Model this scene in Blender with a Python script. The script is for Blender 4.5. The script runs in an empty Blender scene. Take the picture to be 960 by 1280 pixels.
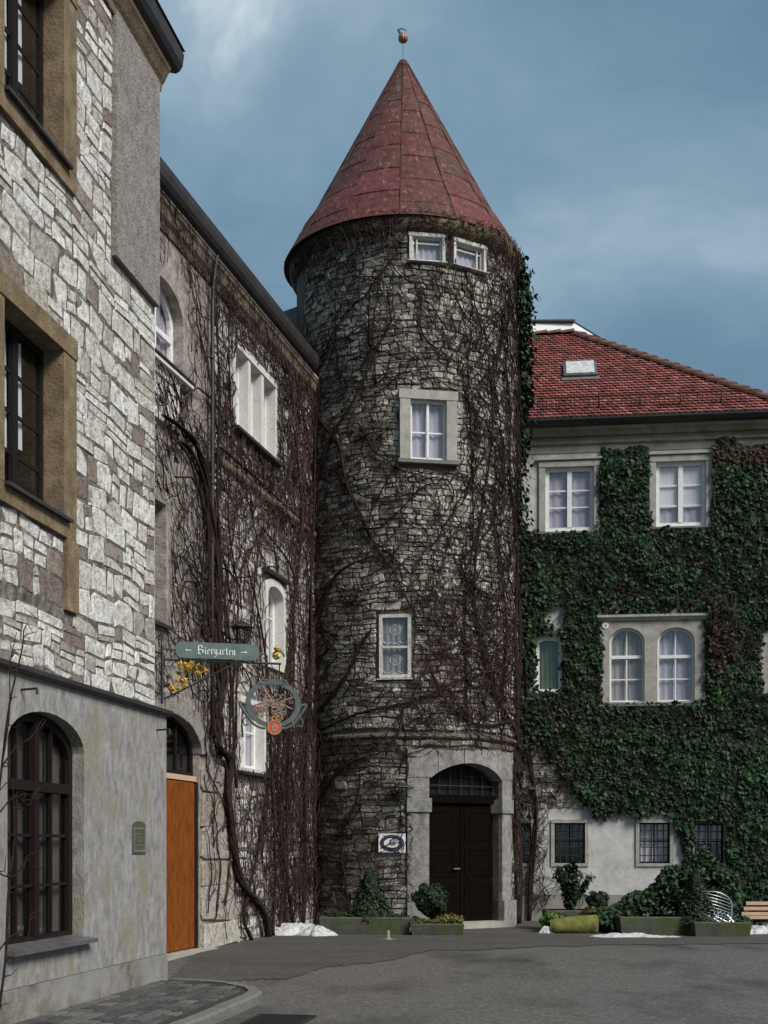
import bpy, bmesh, math, random
import numpy as np
from mathutils import Vector, noise as mnoise

scene = bpy.context.scene
col = scene.collection
R_ = math.radians

# ------------------------------------------------------------------ camera
cam_d = bpy.data.cameras.new('camera')
cam = bpy.data.objects.new('camera', cam_d)
col.objects.link(cam)
cam.location = (0, 0, 1.6)
cam.rotation_euler = (R_(90), 0, 0)
cam_d.lens = 45.0
cam_d.sensor_width = 36.0
cam_d.shift_y = 0.328
cam_d.clip_end = 2000
scene.camera = cam

# ------------------------------------------------------------------ light
SUN_EL, SUN_AZ = 42.0, 133.0         # azimuth clockwise from +Y (view direction)
SKY_STRENGTH = 0.05
world = bpy.data.worlds.new('World')
scene.world = world
world.use_nodes = True
wn, wl_ = world.node_tree.nodes, world.node_tree.links
wn.clear()
w_out = wn.new('ShaderNodeOutputWorld')
w_bg = wn.new('ShaderNodeBackground')
w_sky = wn.new('ShaderNodeTexSky')
w_sky.sky_type = 'NISHITA'
w_sky.sun_disc = False
w_sky.sun_elevation = R_(SUN_EL)
w_sky.sun_rotation = R_(SUN_AZ)
w_sky.air_density = 1.0
w_sky.dust_density = 1.0
w_sky.ozone_density = 1.0
w_tc = wn.new('ShaderNodeTexCoord')
w_map = wn.new('ShaderNodeMapping')
w_map.inputs['Scale'].default_value = (1.0, 1.0, 1.9)
w_map.inputs['Location'].default_value = (3.1, 0.4, 0.75)
w_n1 = wn.new('ShaderNodeTexNoise')
w_n1.noise_dimensions = '4D'
w_n1.inputs['W'].default_value = 5.1
w_n1.inputs['Scale'].default_value = 2.6
w_n1.inputs['Detail'].default_value = 8
w_n1.inputs['Roughness'].default_value = 0.56
w_n1.inputs['Distortion'].default_value = 0.5
w_r1 = wn.new('ShaderNodeValToRGB')
e = w_r1.color_ramp.elements
e[0].position = 0.30; e[0].color = (0.72, 1.30, 1.85, 1)
e[1].position = 0.82; e[1].color = (6.4, 6.8, 7.0, 1)
for p_, c_ in ((0.43, (0.92, 1.62, 2.25)), (0.52, (1.2, 1.98, 2.62)), (0.60, (1.5, 2.3, 2.9)), (0.68, (2.2, 3.0, 3.6))):
    k = w_r1.color_ramp.elements.new(p_); k.color = c_ + (1,)
w_mix = wn.new('ShaderNodeMix')
w_mix.data_type = 'RGBA'
w_mix.inputs[0].default_value = 0.92
wl_.new(w_tc.outputs['Generated'], w_map.inputs['Vector'])
wl_.new(w_map.outputs['Vector'], w_n1.inputs['Vector'])
wl_.new(w_n1.outputs['Fac'], w_r1.inputs['Fac'])
wl_.new(w_sky.outputs['Color'], w_mix.inputs[6])
wl_.new(w_r1.outputs['Color'], w_mix.inputs[7])
wl_.new(w_mix.outputs[2], w_bg.inputs['Color'])
w_bg.inputs['Strength'].default_value = SKY_STRENGTH
wl_.new(w_bg.outputs['Background'], w_out.inputs['Surface'])

sun_d = bpy.data.lights.new('sun', 'SUN')
sun = bpy.data.objects.new('sun', sun_d)
col.objects.link(sun)
sun_d.energy = 1.4
sun_d.angle = R_(24)
sun_d.color = (1.0, 0.95, 0.88)
_l = Vector((math.sin(R_(SUN_AZ)) * math.cos(R_(SUN_EL)), math.cos(R_(SUN_AZ)) * math.cos(R_(SUN_EL)), math.sin(R_(SUN_EL))))
sun.rotation_euler = _l.to_track_quat('Z', 'Y').to_euler()
sun.location = (30, -10, 30)

vs = scene.view_settings
vs.view_transform = 'Standard'
vs.look = 'None'
vs.gamma = 1.0
vs.use_curve_mapping = False
vs.exposure = 1.65

# ------------------------------------------------------------------ materials
def material(name, cols, scale=3.0, detail=8, rough=0.85, bump=0.3, bscale=30.0, tint=None, stretch=(1, 1, 1),
             metallic=0.0, spec=0.3, stain=None, stain_scale=1.2, stain_pos=(0.5, 0.7), stain_stretch=(1, 1, 1), bdist=0.02, rough_var=0.0):
    """noise-mixed colours; tint = colour ramp read from the mesh attribute 'tint'; stain = second colour laid over in patches"""
    m = bpy.data.materials.new(name)
    m.use_nodes = True
    nt = m.node_tree; n = nt.nodes; l = nt.links
    b = n['Principled BSDF']
    tc = n.new('ShaderNodeTexCoord')
    mp = n.new('ShaderNodeMapping'); mp.inputs['Scale'].default_value = stretch
    l.new(tc.outputs['Object'], mp.inputs['Vector'])
    nz = n.new('ShaderNodeTexNoise'); nz.inputs['Scale'].default_value = scale; nz.inputs['Detail'].default_value = detail
    nz.inputs['Roughness'].default_value = 0.62
    l.new(mp.outputs['Vector'], nz.inputs['Vector'])
    rp = n.new('ShaderNodeValToRGB')
    els = rp.color_ramp.elements
    k = len(cols)
    els[0].position = 0.32; els[0].color = tuple(cols[0]) + (1,)
    els[1].position = 0.68; els[1].color = tuple(cols[-1]) + (1,)
    for i in range(1, k - 1):
        q = els.new(0.32 + 0.36 * i / (k - 1)); q.color = tuple(cols[i]) + (1,)
    l.new(nz.outputs['Fac'], rp.inputs['Fac'])
    colour = rp.outputs['Color']
    if tint:
        at = n.new('ShaderNodeAttribute'); at.attribute_name = 'tint'
        tr = n.new('ShaderNodeValToRGB'); te = tr.color_ramp.elements
        te[0].position = 0; te[0].color = tuple(tint[0]) + (1,)
        te[1].position = 1; te[1].color = tuple(tint[-1]) + (1,)
        for i in range(1, len(tint) - 1):
            q = te.new(i / (len(tint) - 1)); q.color = tuple(tint[i]) + (1,)
        l.new(at.outputs['Fac'], tr.inputs['Fac'])
        mx = n.new('ShaderNodeMix'); mx.data_type = 'RGBA'; mx.blend_type = 'MULTIPLY'; mx.inputs[0].default_value = 1.0
        l.new(tr.outputs['Color'], mx.inputs[6]); l.new(colour, mx.inputs[7])
        colour = mx.outputs[2]
    if stain:
        mp2 = n.new('ShaderNodeMapping'); mp2.inputs['Scale'].default_value = stain_stretch
        l.new(tc.outputs['Object'], mp2.inputs['Vector'])
        n2 = n.new('ShaderNodeTexNoise'); n2.inputs['Scale'].default_value = stain_scale; n2.inputs['Detail'].default_value = 10
        n2.inputs['Roughness'].default_value = 0.65
        l.new(mp2.outputs['Vector'], n2.inputs['Vector'])
        r2 = n.new('ShaderNodeValToRGB')
        r2.color_ramp.elements[0].position = stain_pos[0]; r2.color_ramp.elements[0].color = (0, 0, 0, 1)
        r2.color_ramp.elements[1].position = stain_pos[1]; r2.color_ramp.elements[1].color = (1, 1, 1, 1)
        l.new(n2.outputs['Fac'], r2.inputs['Fac'])
        m2 = n.new('ShaderNodeMix'); m2.data_type = 'RGBA'
        l.new(r2.outputs['Color'], m2.inputs[0]); l.new(colour, m2.inputs[6]); m2.inputs[7].default_value = tuple(stain) + (1,)
        colour = m2.outputs[2]
    l.new(colour, b.inputs['Base Color'])
    b.inputs['Roughness'].default_value = rough
    b.inputs['Metallic'].default_value = metallic
    b.inputs['Specular IOR Level'].default_value = spec
    if bump > 0:
        nb = n.new('ShaderNodeTexNoise'); nb.inputs['Scale'].default_value = bscale; nb.inputs['Detail'].default_value = 6
        nb.inputs['Roughness'].default_value = 0.6
        l.new(mp.outputs['Vector'], nb.inputs['Vector'])
        bp = n.new('ShaderNodeBump'); bp.inputs['Strength'].default_value = bump; bp.inputs['Distance'].default_value = bdist
        l.new(nb.outputs['Fac'], bp.inputs['Height']); l.new(bp.outputs['Normal'], b.inputs['Normal'])
    return m


def glass_material(name, tint_c=(0.97, 0.97, 0.98), rough=0.03, amount=0.02):
    m = bpy.data.materials.new(name); m.use_nodes = True
    nt = m.node_tree; n = nt.nodes; l = nt.links
    n.clear()
    o = n.new('ShaderNodeOutputMaterial')
    tr = n.new('ShaderNodeBsdfTransparent'); tr.inputs['Color'].default_value = tint_c + (1,)
    gl = n.new('ShaderNodeBsdfGlossy'); gl.inputs['Roughness'].default_value = rough
    lw = n.new('ShaderNodeLayerWeight'); lw.inputs['Blend'].default_value = 0.5
    pw = n.new('ShaderNodeMath'); pw.operation = 'POWER'; pw.inputs[1].default_value = 4.0
    fr = n.new('ShaderNodeMath'); fr.operation = 'MULTIPLY_ADD'; fr.inputs[1].default_value = 0.7; fr.inputs[2].default_value = 0.03
    l.new(lw.outputs['Facing'], pw.inputs[0]); l.new(pw.outputs[0], fr.inputs[0])
    mth = n.new('ShaderNodeMath'); mth.operation = 'ADD'; mth.inputs[1].default_value = amount; mth.use_clamp = True
    nz = n.new('ShaderNodeTexNoise'); nz.inputs['Scale'].default_value = 1.5
    tc = n.new('ShaderNodeTexCoord'); l.new(tc.outputs['Object'], nz.inputs['Vector'])
    bp = n.new('ShaderNodeBump'); bp.inputs['Strength'].default_value = 0.05; bp.inputs['Distance'].default_value = 0.05
    l.new(nz.outputs['Fac'], bp.inputs['Height']); l.new(bp.outputs['Normal'], gl.inputs['Normal'])
    mx = n.new('ShaderNodeMixShader')
    l.new(fr.outputs[0], mth.inputs[0]); l.new(mth.outputs[0], mx.inputs['Fac'])
    l.new(tr.outputs['BSDF'], mx.inputs[1]); l.new(gl.outputs['BSDF'], mx.inputs[2])
    l.new(mx.outputs['Shader'], o.inputs['Surface'])
    return m


STONE_TINT = [(0.19, 0.145, 0.125), (0.33, 0.29, 0.25), (0.50, 0.475, 0.43), (0.60, 0.585, 0.55), (0.66, 0.65, 0.625), (0.72, 0.715, 0.69)]
TOWER_TINT = [(0.21, 0.18, 0.155), (0.37, 0.34, 0.30), (0.52, 0.495, 0.45), (0.63, 0.615, 0.57), (0.72, 0.71, 0.67)]
M = dict(
    limestone=material('limestone', [(0.50, 0.47, 0.45), (0.86, 0.85, 0.83), (1.12, 1.12, 1.12)], 12, detail=14, tint=STONE_TINT, bump=0.85, bscale=22, bdist=0.03,
                       stain=(0.22, 0.185, 0.16), stain_scale=11, stain_pos=(0.54, 0.68)),
    towerstone=material('tower_stone', [(0.6, 0.57, 0.52), (1.0, 1.0, 0.98)], 10, tint=TOWER_TINT, bump=0.8, bscale=26, bdist=0.03,
                        stain=(0.13, 0.11, 0.075), stain_scale=2.2, stain_pos=(0.55, 0.76)),
    mortar=material('lime_mortar', [(0.05, 0.042, 0.036), (0.13, 0.115, 0.10), (0.27, 0.25, 0.22)], 11, bump=0.8, bscale=40),
    dark_mortar=material('dark_mortar', [(0.09, 0.078, 0.062), (0.17, 0.15, 0.125)], 6, bump=0.8, bscale=40),
    plaster=material('grey_plaster', [(0.165, 0.155, 0.155), (0.25, 0.24, 0.235), (0.34, 0.325, 0.32)], 7, detail=14, bump=0.7, bscale=22, stretch=(1.3, 1.3, 0.75),
                     stain=(0.22, 0.205, 0.145), stain_scale=2.2, stain_pos=(0.48, 0.68), stain_stretch=(1, 1, .6)),
    plinth_plaster=material('plinth_plaster', [(0.19, 0.18, 0.165), (0.27, 0.26, 0.24)], 3, bump=0.4, bscale=35,
                            stain=(0.10, 0.085, 0.05), stain_scale=2.0, stain_pos=(0.5, 0.68)),
    pink_plaster=material('pinkish_plaster', [(0.19, 0.16, 0.14), (0.31, 0.275, 0.245), (0.41, 0.375, 0.34)], 7, detail=14, bump=0.9, bscale=26,
                          stain=(0.12, 0.095, 0.07), stain_scale=2.5, stain_pos=(0.5, 0.75)),
    panel_plaster=material('rough_render', [(0.22, 0.195, 0.18), (0.31, 0.28, 0.265)], 6, bump=1.0, bscale=28, bdist=0.03,
                           stain=(0.17, 0.145, 0.125), stain_scale=8, stain_pos=(0.48, 0.66)),
    house_plaster=material('weathered_render', [(0.40, 0.39, 0.385), (0.56, 0.55, 0.54)], 5, detail=12, bump=0.45, bscale=40,
                           stain=(0.30, 0.29, 0.24), stain_scale=1.6, stain_pos=(0.5, 0.75)),
    green_plaster=material('mossy_render', [(0.19, 0.18, 0.14), (0.31, 0.30, 0.255)], 3, bump=0.5, bscale=40,
                           stain=(0.16, 0.15, 0.07), stain_scale=2.4, stain_pos=(0.48, 0.7), stain_stretch=(1, 1, 2)),
    ochre=material('ochre_sandstone', [(0.11, 0.075, 0.042), (0.18, 0.13, 0.075), (0.25, 0.195, 0.125)], 5, detail=12, bump=0.7, bscale=30,
                   stain=(0.13, 0.10, 0.075), stain_scale=3.5, stain_pos=(0.5, 0.7)),
    brown_trim=material('brown_cornice_stone', [(0.075, 0.055, 0.038), (0.14, 0.105, 0.07), (0.21, 0.165, 0.115)], 5, detail=12, bump=0.8, bscale=30,
                        stain=(0.05, 0.04, 0.032), stain_scale=2.6, stain_pos=(0.48, 0.66)),
    trim=material('dressed_stone', [(0.27, 0.255, 0.225), (0.40, 0.385, 0.35)], 5, bump=0.5, bscale=45,
                  stain=(0.16, 0.15, 0.11), stain_scale=4, stain_pos=(0.55, 0.75)),
    pale_trim=material('pale_trim', [(0.50, 0.48, 0.44), (0.66, 0.64, 0.60)], 6, bump=0.4, bscale=45,
                       stain=(0.25, 0.22, 0.18), stain_scale=6, stain_pos=(0.58, 0.75)),
    portal=material('portal_stone', [(0.15, 0.145, 0.13), (0.25, 0.24, 0.225), (0.32, 0.31, 0.29)], 9, detail=14, bump=0.9, bscale=45,
                    stain=(0.11, 0.105, 0.085), stain_scale=3.2, stain_pos=(0.48, 0.70), stain_stretch=(1, 1, .6)),
    white=material('white_paint', [(0.62, 0.62, 0.61), (0.78, 0.78, 0.77)], 14, rough=0.55, bump=0.15, stain=(0.42, 0.40, 0.36), stain_scale=16, stain_pos=(0.60, 0.72)),
    oldwhite=material('flaking_paint', [(0.42, 0.41, 0.38), (0.62, 0.61, 0.58)], 22, rough=0.7, bump=0.3, stain=(0.20, 0.18, 0.15), stain_scale=26, stain_pos=(0.53, 0.66)),
    darkwood=material('dark_stained_wood', [(0.010, 0.008, 0.009), (0.020, 0.016, 0.016)], 8, rough=0.8, bump=0.2, stretch=(6, 6, 1), spec=0.1),
    redwood=material('mahogany_paint', [(0.010, 0.006, 0.006), (0.020, 0.010, 0.009)], 8, rough=0.6, bump=0.2, stretch=(6, 6, 1), spec=0.15),
    orange=material('orange_varnished_wood', [(0.12, 0.030, 0.003), (0.185, 0.050, 0.005), (0.225, 0.064, 0.007)], 7, rough=0.7, bump=0.25, bscale=16, stretch=(2.5, 2.5, 0.7), spec=0.2,
                    stain=(0.065, 0.022, 0.004), stain_scale=7, stain_pos=(0.54, 0.72), stain_stretch=(2, 2, .7)),
    door=material('old_oak', [(0.004, 0.0032, 0.0028), (0.009, 0.0065, 0.005)], 6, rough=0.9, bump=0.3, stretch=(6, 6, 1), spec=0.0),
    palewood=material('weathered_pale_wood', [(0.42, 0.29, 0.19), (0.56, 0.42, 0.30)], 8, rough=0.75, bump=0.3, stretch=(1, 6, 6)),
    iron=material('black_iron', [(0.014, 0.014, 0.015), (0.03, 0.03, 0.03)], 12, rough=0.5, bump=0.15, spec=0.4),
    greyiron=material('grey_painted_iron', [(0.055, 0.065, 0.068), (0.10, 0.115, 0.118)], 15, rough=0.6, bump=0.2),
    gutter=material('dark_gutter_metal', [(0.022, 0.019, 0.019), (0.045, 0.038, 0.037)], 4, rough=0.5, bump=0.15, spec=0.4),
    zinc=material('grey_zinc', [(0.09, 0.085, 0.09), (0.15, 0.145, 0.15)], 5, rough=0.45, bump=0.1, metallic=0.3),
    lead=material('dull_lead', [(0.10, 0.105, 0.10), (0.17, 0.17, 0.165)], 8, rough=0.6, bump=0.3),
    conemetal=material('red_painted_sheet', [(0.5, 0.52, 0.52), (0.95, 0.95, 0.95), (1.4, 1.3, 1.3)], 6, detail=14, rough=0.75, bump=0.35, bscale=14, spec=0.25,
                       tint=[(0.075, 0.042, 0.030), (0.092, 0.037, 0.029), (0.108, 0.034, 0.032), (0.122, 0.036, 0.038)],
                       stain=(0.25, 0.16, 0.155), stain_scale=6, stain_pos=(0.56, 0.72), stain_stretch=(2.2, 2.2, .45)),
    coneseam=material('rusty_seam', [(0.04, 0.02, 0.017), (0.085, 0.03, 0.028)], 6, rough=0.7, bump=0.2),
    tile=material('clay_tile', [(0.65, 0.62, 0.62), (1.1, 1.1, 1.1)], 4, rough=0.75, bump=0.3, bscale=30,
                  tint=[(0.12, 0.048, 0.042), (0.22, 0.068, 0.058), (0.30, 0.095, 0.082), (0.38, 0.16, 0.14)]),
    hiptile=material('old_hip_tile', [(0.10, 0.055, 0.040), (0.20, 0.10, 0.07)], 6, rough=0.85, bump=0.4),
    tileunder=material('roof_deck', [(0.045, 0.02, 0.017), (0.07, 0.03, 0.025)], 6, bump=0),
    slate=material('dark_roofing', [(0.03, 0.028, 0.028), (0.06, 0.055, 0.053)], 6, bump=0.2),
    moss=material('mossy_band', [(0.055, 0.045, 0.025), (0.12, 0.10, 0.055), (0.20, 0.165, 0.07)], 4, bump=0.9, bscale=20, bdist=0.04,
                  stain=(0.045, 0.03, 0.022), stain_scale=5, stain_pos=(0.45, 0.62)),
    bark=material('vine_bark', [(0.014, 0.009, 0.008), (0.040, 0.026, 0.022)], 14, rough=0.95, bump=0.5, spec=0.1),
    twig=material('vine_twig', [(0.7, 0.7, 0.7), (1.15, 1.1, 1.1)], 5, rough=0.95, bump=0, spec=0.1,
                  tint=[(0.015, 0.012, 0.010), (0.025, 0.018, 0.016), (0.040, 0.025, 0.024), (0.060, 0.038, 0.036), (0.10, 0.078, 0.068)]),
    ivy=material('ivy_leaf', [(0.75, 0.8, 0.75), (1.1, 1.1, 1.1)], 3, rough=0.55, bump=0, spec=0.2,
                 tint=[(0.035, 0.028, 0.014), (0.007, 0.016, 0.007), (0.010, 0.026, 0.011), (0.015, 0.042, 0.016), (0.025, 0.072, 0.022), (0.06, 0.12, 0.03)]),
    dryleaf=material('dry_leaf', [(0.8, 0.8, 0.8), (1.1, 1.1, 1.1)], 3, rough=0.8, bump=0, tint=[(0.028, 0.016, 0.012), (0.055, 0.030, 0.02), (0.085, 0.05, 0.034)]),
    hedge=material('evergreen_leaf', [(0.75, 0.8, 0.75), (1.1, 1.1, 1.1)], 3, rough=0.6, bump=0, spec=0.25,
                   tint=[(0.012, 0.020, 0.010), (0.018, 0.034, 0.015), (0.030, 0.052, 0.020)]),
    lime_leaf=material('fresh_leaf', [(0.8, 0.8, 0.8), (1.1, 1.1, 1.1)], 3, rough=0.6, bump=0, tint=[(0.05, 0.10, 0.015), (0.10, 0.19, 0.03)]),
    yellow_leaf=material('yellow_green_leaf', [(0.8, 0.8, 0.8), (1.1, 1.1, 1.1)], 3, rough=0.6, bump=0, tint=[(0.05, 0.05, 0.012), (0.12, 0.11, 0.02)]),
    gold=material('gilded_leaf', [(0.42, 0.26, 0.03), (0.66, 0.45, 0.06)], 12, rough=0.45, bump=0.2, metallic=0.35, spec=0.5),
    amber=material('amber_leaf', [(0.45, 0.19, 0.03), (0.62, 0.30, 0.05)], 12, rough=0.45, bump=0.2, metallic=0.3, spec=0.5),
    badge=material('red_badge', [(0.42, 0.055, 0.015), (0.60, 0.10, 0.025)], 12, rough=0.45, bump=0.1),
    copper=material('faded_copper', [(0.22, 0.12, 0.085), (0.36, 0.23, 0.18)], 25, rough=0.5, bump=0.2, metallic=0.3),
    sign_green=material('grey_green_board', [(0.075, 0.11, 0.105), (0.115, 0.155, 0.145)], 6, rough=0.55, bump=0.1),
    sign_white=material('sign_white', [(0.70, 0.71, 0.71), (0.80, 0.80, 0.80)], 10, rough=0.5, bump=0),
    sign_blue=material('sign_navy', [(0.022, 0.020, 0.055), (0.035, 0.032, 0.085)], 10, rough=0.4, bump=0),
    sign_grey=material('sign_grey', [(0.10, 0.11, 0.11), (0.17, 0.17, 0.17)], 10, rough=0.4, bump=0),
    bronze=material('tarnished_bronze', [(0.075, 0.080, 0.050), (0.14, 0.135, 0.09)], 20, rough=0.5, bump=0.5, bscale=60, metallic=0.3),
    asphalt=material('asphalt', [(0.055, 0.050, 0.047), (0.105, 0.097, 0.091), (0.155, 0.145, 0.136)], 22, rough=0.85, bump=0.9, bscale=45, bdist=0.015,
                     stain=(0.045, 0.041, 0.037), stain_scale=0.55, stain_pos=(0.5, 0.66), stain_stretch=(1, .55, 1)),
    asphalt_patch=material('asphalt_patch', [(0.042, 0.039, 0.036), (0.078, 0.072, 0.067), (0.115, 0.108, 0.10)], 22, rough=0.8, bump=0.9, bscale=45, bdist=0.015,
                           stain=(0.05, 0.046, 0.042), stain_scale=1.1, stain_pos=(0.45, 0.75), stain_stretch=(.6, 1.6, 1)),
    paver=material('granite_paver', [(0.7, 0.7, 0.7), (1.1, 1.1, 1.1)], 12, rough=0.8, bump=0.5, bscale=50, bdist=0.01,
                   tint=[(0.055, 0.055, 0.055), (0.095, 0.093, 0.09), (0.145, 0.14, 0.135)]),
    sand=material('joint_sand', [(0.03, 0.028, 0.025), (0.05, 0.046, 0.04)], 15, bump=0.3),
    kerb=material('kerb_granite', [(0.11, 0.11, 0.108), (0.17, 0.168, 0.16)], 14, rough=0.8, bump=0.4, bscale=60, bdist=0.01),
    snow=material('old_snow', [(0.30, 0.30, 0.31), (0.50, 0.50, 0.51), (0.66, 0.67, 0.68)], 14, detail=14, rough=0.75, bump=1.0, bscale=34, stain=(0.32, 0.31, 0.30), stain_scale=6, stain_pos=(0.58, 0.75)),
    trough=material('mossy_concrete', [(0.05, 0.05, 0.042), (0.10, 0.097, 0.085)], 5, bump=0.7, bscale=35,
                    stain=(0.055, 0.075, 0.018), stain_scale=3, stain_pos=(0.46, 0.62)),
    mosslog=material('moss_covered_stone', [(0.07, 0.075, 0.018), (0.15, 0.15, 0.035), (0.20, 0.185, 0.07)], 6, bump=0.9, bscale=40, stain=(0.05, 0.045, 0.03), stain_scale=4, stain_pos=(0.55, 0.7)),
    soil=material('dark_soil', [(0.015, 0.012, 0.01), (0.03, 0.025, 0.02)], 12, bump=0.8),
    wire=material('galvanised_wire', [(0.32, 0.34, 0.36), (0.45, 0.47, 0.49)], 20, rough=0.35, bump=0, metallic=0.7, spec=0.5),
    curtain=material('net_curtain', [(0.34, 0.33, 0.38), (0.48, 0.47, 0.53)], 3, rough=0.9, bump=0, stretch=(6, 6, .5)),
    net_grey=material('grey_net', [(0.20, 0.195, 0.185), (0.40, 0.39, 0.37)], 4, rough=0.9, bump=0, stretch=(7, 7, .5)),
    white_curtain=material('white_curtain', [(0.62, 0.62, 0.62), (0.74, 0.74, 0.74)], 3, rough=0.9, bump=0, stretch=(6, 6, .5)),
    brown_curtain=material('dun_curtain', [(0.17, 0.155, 0.125), (0.30, 0.28, 0.24)], 3, rough=0.9, bump=0, stretch=(8, 8, .4)),
    lace=material('grey_lace', [(0.16, 0.16, 0.165), (0.30, 0.30, 0.31)], 30, rough=0.9, bump=0),
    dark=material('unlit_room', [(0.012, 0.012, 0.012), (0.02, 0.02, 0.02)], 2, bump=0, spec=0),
    blackglass=material('dark_leaded_glass', [(0.006, 0.007, 0.007), (0.012, 0.013, 0.012)], 9, rough=0.45, bump=0.2, spec=0.12),  # opaque near-black pane for the tower fanlight
    post=material('pale_green_post', [(0.20, 0.24, 0.19), (0.30, 0.34, 0.28)], 10, bump=0.2),
    glass=glass_material('window_glass'),
    darkglass=glass_material('dark_window_glass', (0.72, 0.73, 0.75), 0.03, 0.0),
    greenglass=glass_material('greenish_glass', (0.80, 0.88, 0.82), 0.06, 0.02),
)

# ------------------------------------------------------------------ geometry helpers
origin = {}          # world position of each object's origin


def tag(o, label=None, cat=None, group=None, kind=None):
    if label: o['label'] = label
    if cat: o['category'] = cat
    if group: o['group'] = group
    if kind: o['kind'] = kind
    return o


def thing(name, loc, label, cat, group=None):
    o = bpy.data.objects.new(name, None)
    o.empty_display_size = 0.2
    col.objects.link(o)
    o.location = loc
    origin[o.name] = Vector(loc)
    return tag(o, label, cat, group)


class MB:
    def __init__(s):
        s.v = []; s.f = []; s.t = []; s.tint = 0.5

    def add(s, pts, faces):
        b = len(s.v)
        s.v.extend(tuple(p) for p in pts)
        s.t.extend([s.tint] * len(pts))
        s.f.extend(tuple(b + i for i in f) for f in faces)

    def hexa(s, p):   # 0-3 one face ring, 4-7 opposite ring
        s.add(p, [(0, 1, 2, 3), (7, 6, 5, 4), (0, 4, 5, 1), (1, 5, 6, 2), (2, 6, 7, 3), (3, 7, 4, 0)])

    def box(s, x0, x1, y0, y1, z0, z1):
        s.hexa([(x0, y0, z0), (x1, y0, z0), (x1, y1, z0), (x0, y1, z0), (x0, y0, z1), (x1, y0, z1), (x1, y1, z1), (x0, y1, z1)])

    def prism(s, F, poly, d0, d1):        # polygon in (u,z) of a wall frame, from depth d0 out to d1
        n = len(poly)
        pts = [F.P(u, z, d1) for u, z in poly] + [F.P(u, z, d0) for u, z in poly]
        s.add(pts, [tuple(range(n)), tuple(range(2 * n - 1, n - 1, -1))] + [(i, n + i, n + (i + 1) % n, (i + 1) % n) for i in range(n)])

    def rect(s, F, u0, u1, z0, z1, d0, d1):
        s.prism(F, [(u0, z0), (u1, z0), (u1, z1), (u0, z1)], d0, d1)

    def ring(s, F, outer, inner, d0, d1):  # frame between two outlines of equal length
        n = len(outer)
        pts = [F.P(u, z, d1) for u, z in outer] + [F.P(u, z, d1) for u, z in inner] + [F.P(u, z, d0) for u, z in outer] + [F.P(u, z, d0) for u, z in inner]
        fs = []
        for i in range(n):
            j = (i + 1) % n
            fs += [(i, j, n + j, n + i), (2 * n + i, 3 * n + i, 3 * n + j, 2 * n + j), (i, 2 * n + i, 2 * n + j, j), (n + i, n + j, 3 * n + j, 3 * n + i)]
        s.add(pts, fs)

    def sweep(s, F, u0, u1, prof, n=1):    # profile (d,z) pulled along u
        k = len(prof)
        pts = []; fs = []
        for a in range(n + 1):
            u = u0 + (u1 - u0) * a / n
            pts += [F.P(u, z, d) for d, z in prof]
        for a in range(n):
            for i in range(k):
                j = (i + 1) % k
                fs.append((a * k + i, a * k + j, (a + 1) * k + j, (a + 1) * k + i))
        fs.append(tuple(range(k))); fs.append(tuple(n * k + i for i in range(k - 1, -1, -1)))
        s.add(pts, fs)

    def strip(s, F, us, lo, hi, d0, d1):   # columns at us from lo(u) to hi(u)
        pts = []; fs = []
        for u in us:
            a, b = lo(u), hi(u)
            pts += [F.P(u, a, d1), F.P(u, b, d1), F.P(u, b, d0), F.P(u, a, d0)]
        n = len(us)
        for i in range(n - 1):
            for q in range(4):
                r = (q + 1) % 4
                fs.append((4 * i + q, 4 * i + r, 4 * i + 4 + r, 4 * i + 4 + q))
        fs.append((0, 1, 2, 3)); fs.append((4 * n - 1, 4 * n - 2, 4 * n - 3, 4 * n - 4))
        s.add(pts, fs)

    def tube(s, pts, rad, n=5, closed=False, twist=0.0):
        P = np.array([tuple(p) for p in pts], float)
        k = len(P)
        if np.isscalar(rad): rad = [rad] * k
        T = np.gradient(P, axis=0)
        if closed:
            T = np.roll(P, -1, 0) - np.roll(P, 1, 0)
        T /= np.linalg.norm(T, axis=1)[:, None] + 1e-9
        ref = np.array((0.0, 0.0, 1.0)) if abs(T[0][2]) < 0.8 else np.array((1.0, 0.0, 0.0))
        A = np.cross(T, ref); 
        bad = np.linalg.norm(A, axis=1) < 0.15
        if bad.any():
            ref = np.array((0.31, 0.9, 0.3)); A = np.cross(T, ref)
        A /= np.linalg.norm(A, axis=1)[:, None] + 1e-9
        B = np.cross(T, A)
        ang = np.arange(n) * 2 * math.pi / n + twist
        r = np.array(rad)[:, None, None]
        V = P[:, None, :] + r * (np.cos(ang)[None, :, None] * A[:, None, :] + np.sin(ang)[None, :, None] * B[:, None, :])
        fs = []
        m = k if closed else k - 1
        for i in range(m):
            a, b = i * n, ((i + 1) % k) * n
            for j in range(n):
                q = (j + 1) % n
                fs.append((a + j, a + q, b + q, b + j))
        if not closed and n > 3:
            fs.append(tuple(range(n - 1, -1, -1))); fs.append(tuple((k - 1) * n + j for j in range(n)))
        s.add(V.reshape(-1, 3).tolist(), fs)

    def lathe(s, c, prof, n=12, rot=0.0, sx=1.0, sy=1.0):   # (r,z) about a vertical axis through c
        k = len(prof); pts = []; fs = []
        for r, z in prof:
            for j in range(n):
                a = rot + 2 * math.pi * j / n
                pts.append((c[0] + sx * r * math.cos(a), c[1] + sy * r * math.sin(a), c[2] + z))
        for i in range(k - 1):
            for j in range(n):
                q = (j + 1) % n
                fs.append((i * n + j, i * n + q, (i + 1) * n + q, (i + 1) * n + j))
        fs.append(tuple(range(n - 1, -1, -1))); fs.append(tuple((k - 1) * n + j for j in range(n)))
        s.add(pts, fs)

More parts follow.
